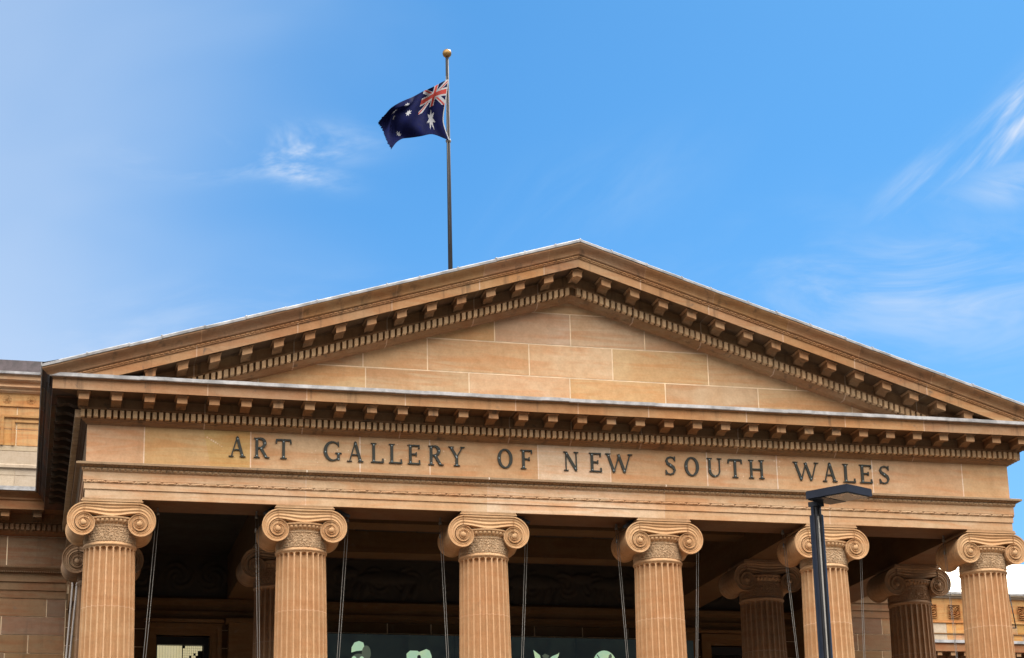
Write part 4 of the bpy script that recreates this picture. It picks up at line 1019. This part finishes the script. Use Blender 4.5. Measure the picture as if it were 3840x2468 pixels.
# ------------------------------------------------------------------ street lamp (metres)
C0 = Vector((-.40239 * S, -9.89703 * S, 1.6)); H = 4.6
lp = empty('street_lamp', 'navy street lamp with flat rectangular head on a slotted pole', 'street lamp')
def W3(v): return (C0 + Vector(v) * H)
L_, N_, R_, F_ = (W3((1.67159, 3.82913, 1)), W3((1.73519, 3.74883, 1)), W3((1.81109, 3.78483, 1)), W3((1.74929, 3.86643, 1)))
F_ = L_ + (R_ - N_) * .98
class MM(MB):   # metric builder
    def mesh(s, name, mats, local=False):
        global T; old = T
        T = lambda x, y, z: Vector((x, y, z))
        try: return MB.mesh(s, name, mats, False)
        finally: T = old
pc = C0 + Vector((math.sin(math.radians(23.86)), math.cos(math.radians(23.86)), 0)) * (4.205 * H); pc.z = 0
lp.location = pc
th = Vector((0, 0, .0795))
mb = MM()
def box8(mb, q, dz0, dz1, inset=0, mi=0):
    c = sum(q, Vector()) / 4; q = [c + (p - c) * (1 - inset) for p in q]
    n = 4; vs = [tuple(p + Vector((0, 0, dz0))) for p in q] + [tuple(p + Vector((0, 0, dz1))) for p in q]
    mb.add(vs, [(0, 1, 2, 3), (7, 6, 5, 4), (0, 4, 5, 1), (1, 5, 6, 2), (2, 6, 7, 3), (3, 7, 4, 0)], mi=mi)
q = [L_, N_, R_, F_]
box8(mb, q, 0, .076); box8(mb, q, .076, .082, .02)
under(lp, mb, 'lamp_head', NAVY)
mb = MM(); e1 = (N_ - L_); e2 = (F_ - L_)
def sub(a0, a1, b0, b1): return [L_ + e1 * a + e2 * b for a, b in ((a0, b0), (a1, b0), (a1, b1), (a0, b1))]
box8(mb, sub(.42, .97, .06, .94), -.008, .001); under(lp, mb, 'lamp_lens', LENS)
mb = MM(); box8(mb, sub(.02, .40, .05, .95), -.012, .001)
hz = L_.z; a = Vector((pc.x, pc.y, hz))
d1 = e1.normalized(); d2 = e2.normalized()
blk = [a + d1 * x + d2 * z for x, z in ((-.05, -.05), (.055, -.05), (.055, .055), (-.05, .055))]
box8(mb, blk, -.058, -.010); under(lp, mb, 'lamp_bracket', BLACK)
def slotted(mb, z0, z1, r, slots, mats_, dep=.6):
    n = 72; rings = []
    ang = lambda i: 2 * PI * i / n
    prof = []
    for i in range(n):
        a_ = math.degrees(ang(i)); rr_ = r
        for s0, wd in slots:
            dd = (a_ - s0 + 180) % 360 - 180
            if abs(dd) < wd / 2: rr_ = r * dep
        prof.append((rr_, ang(i), rr_ < r))
    r2 = [[(pc.x + q_[0] * math.cos(q_[1]), pc.y + q_[0] * math.sin(q_[1]), z) for q_ in prof] for z in (z0, z1)]
    o = len(mb.v); mb.v += r2[0] + r2[1]
    for i in range(n):
        k = (i + 1) % n; mb.f.append((o + i, o + k, o + n + k, o + n + i)); mb.t.append((1, 1, 1)); mb.m.append(1 if prof[i][2] or prof[k][2] else 0); mb.sm.append(False)
    for b0 in (0, n): mb.f.append(tuple(o + b0 + i for i in range(n))); mb.t.append((1, 1, 1)); mb.m.append(0); mb.sm.append(False)
ca = math.degrees(math.atan2(C0.y - pc.y, C0.x - pc.x))          # towards the viewer's side
mb = MM(); zj = 1.6 + .754 * H * (4.205 / 3.279); slotted(mb, 0, zj, .0705, [(ca + 17, 60), (ca + 160, 46)], None, .72); under(lp, mb, 'pole', [NAVY, BLACK])
mb = MM(); slotted(mb, zj, hz - .056, .053, [(ca + 18, 84)], None, .7); under(lp, mb, 'pole_neck', [NAVY, BLACK])
mb = MM(); cd = Vector((math.cos(math.radians(ca + 19)), math.sin(math.radians(ca + 19)), 0)); p0 = pc + cd * .058; mb.tube((p0.x, p0.y, .3), (p0.x, p0.y, zj - .02), .0085, 8); under(lp, mb, 'banner_track', CABLE)
mb = MM(); mb.lathe([(.16, 0.0), (.16, .02), (.09, .03), (.085, .12), (.075, .13)], 32, c=(pc.x, pc.y)); under(lp, mb, 'base_plate', NAVY)

# ------------------------------------------------------------------ ground
mb = MM(); mb.quad((-2500, -2500, -.02), (2500, -2500, -.02), (2500, 2500, -.02), (-2500, 2500, -.02)); tag(mb.build('ground', GROUND, None), kind='structure')
mb = MM(); mb.quad((-12, -9, -.012), (32, -9, -.012), (32, -2, -.012), (-12, -2, -.012)); tag(mb.build('forecourt', PAVE, None), kind='structure')
mb = MM(); mb.quad((-60, -60, -.012), (90, -60, -.012), (90, -20, -.012), (-60, -20, -.012)); tag(mb.build('path', PAVE, None), kind='structure')
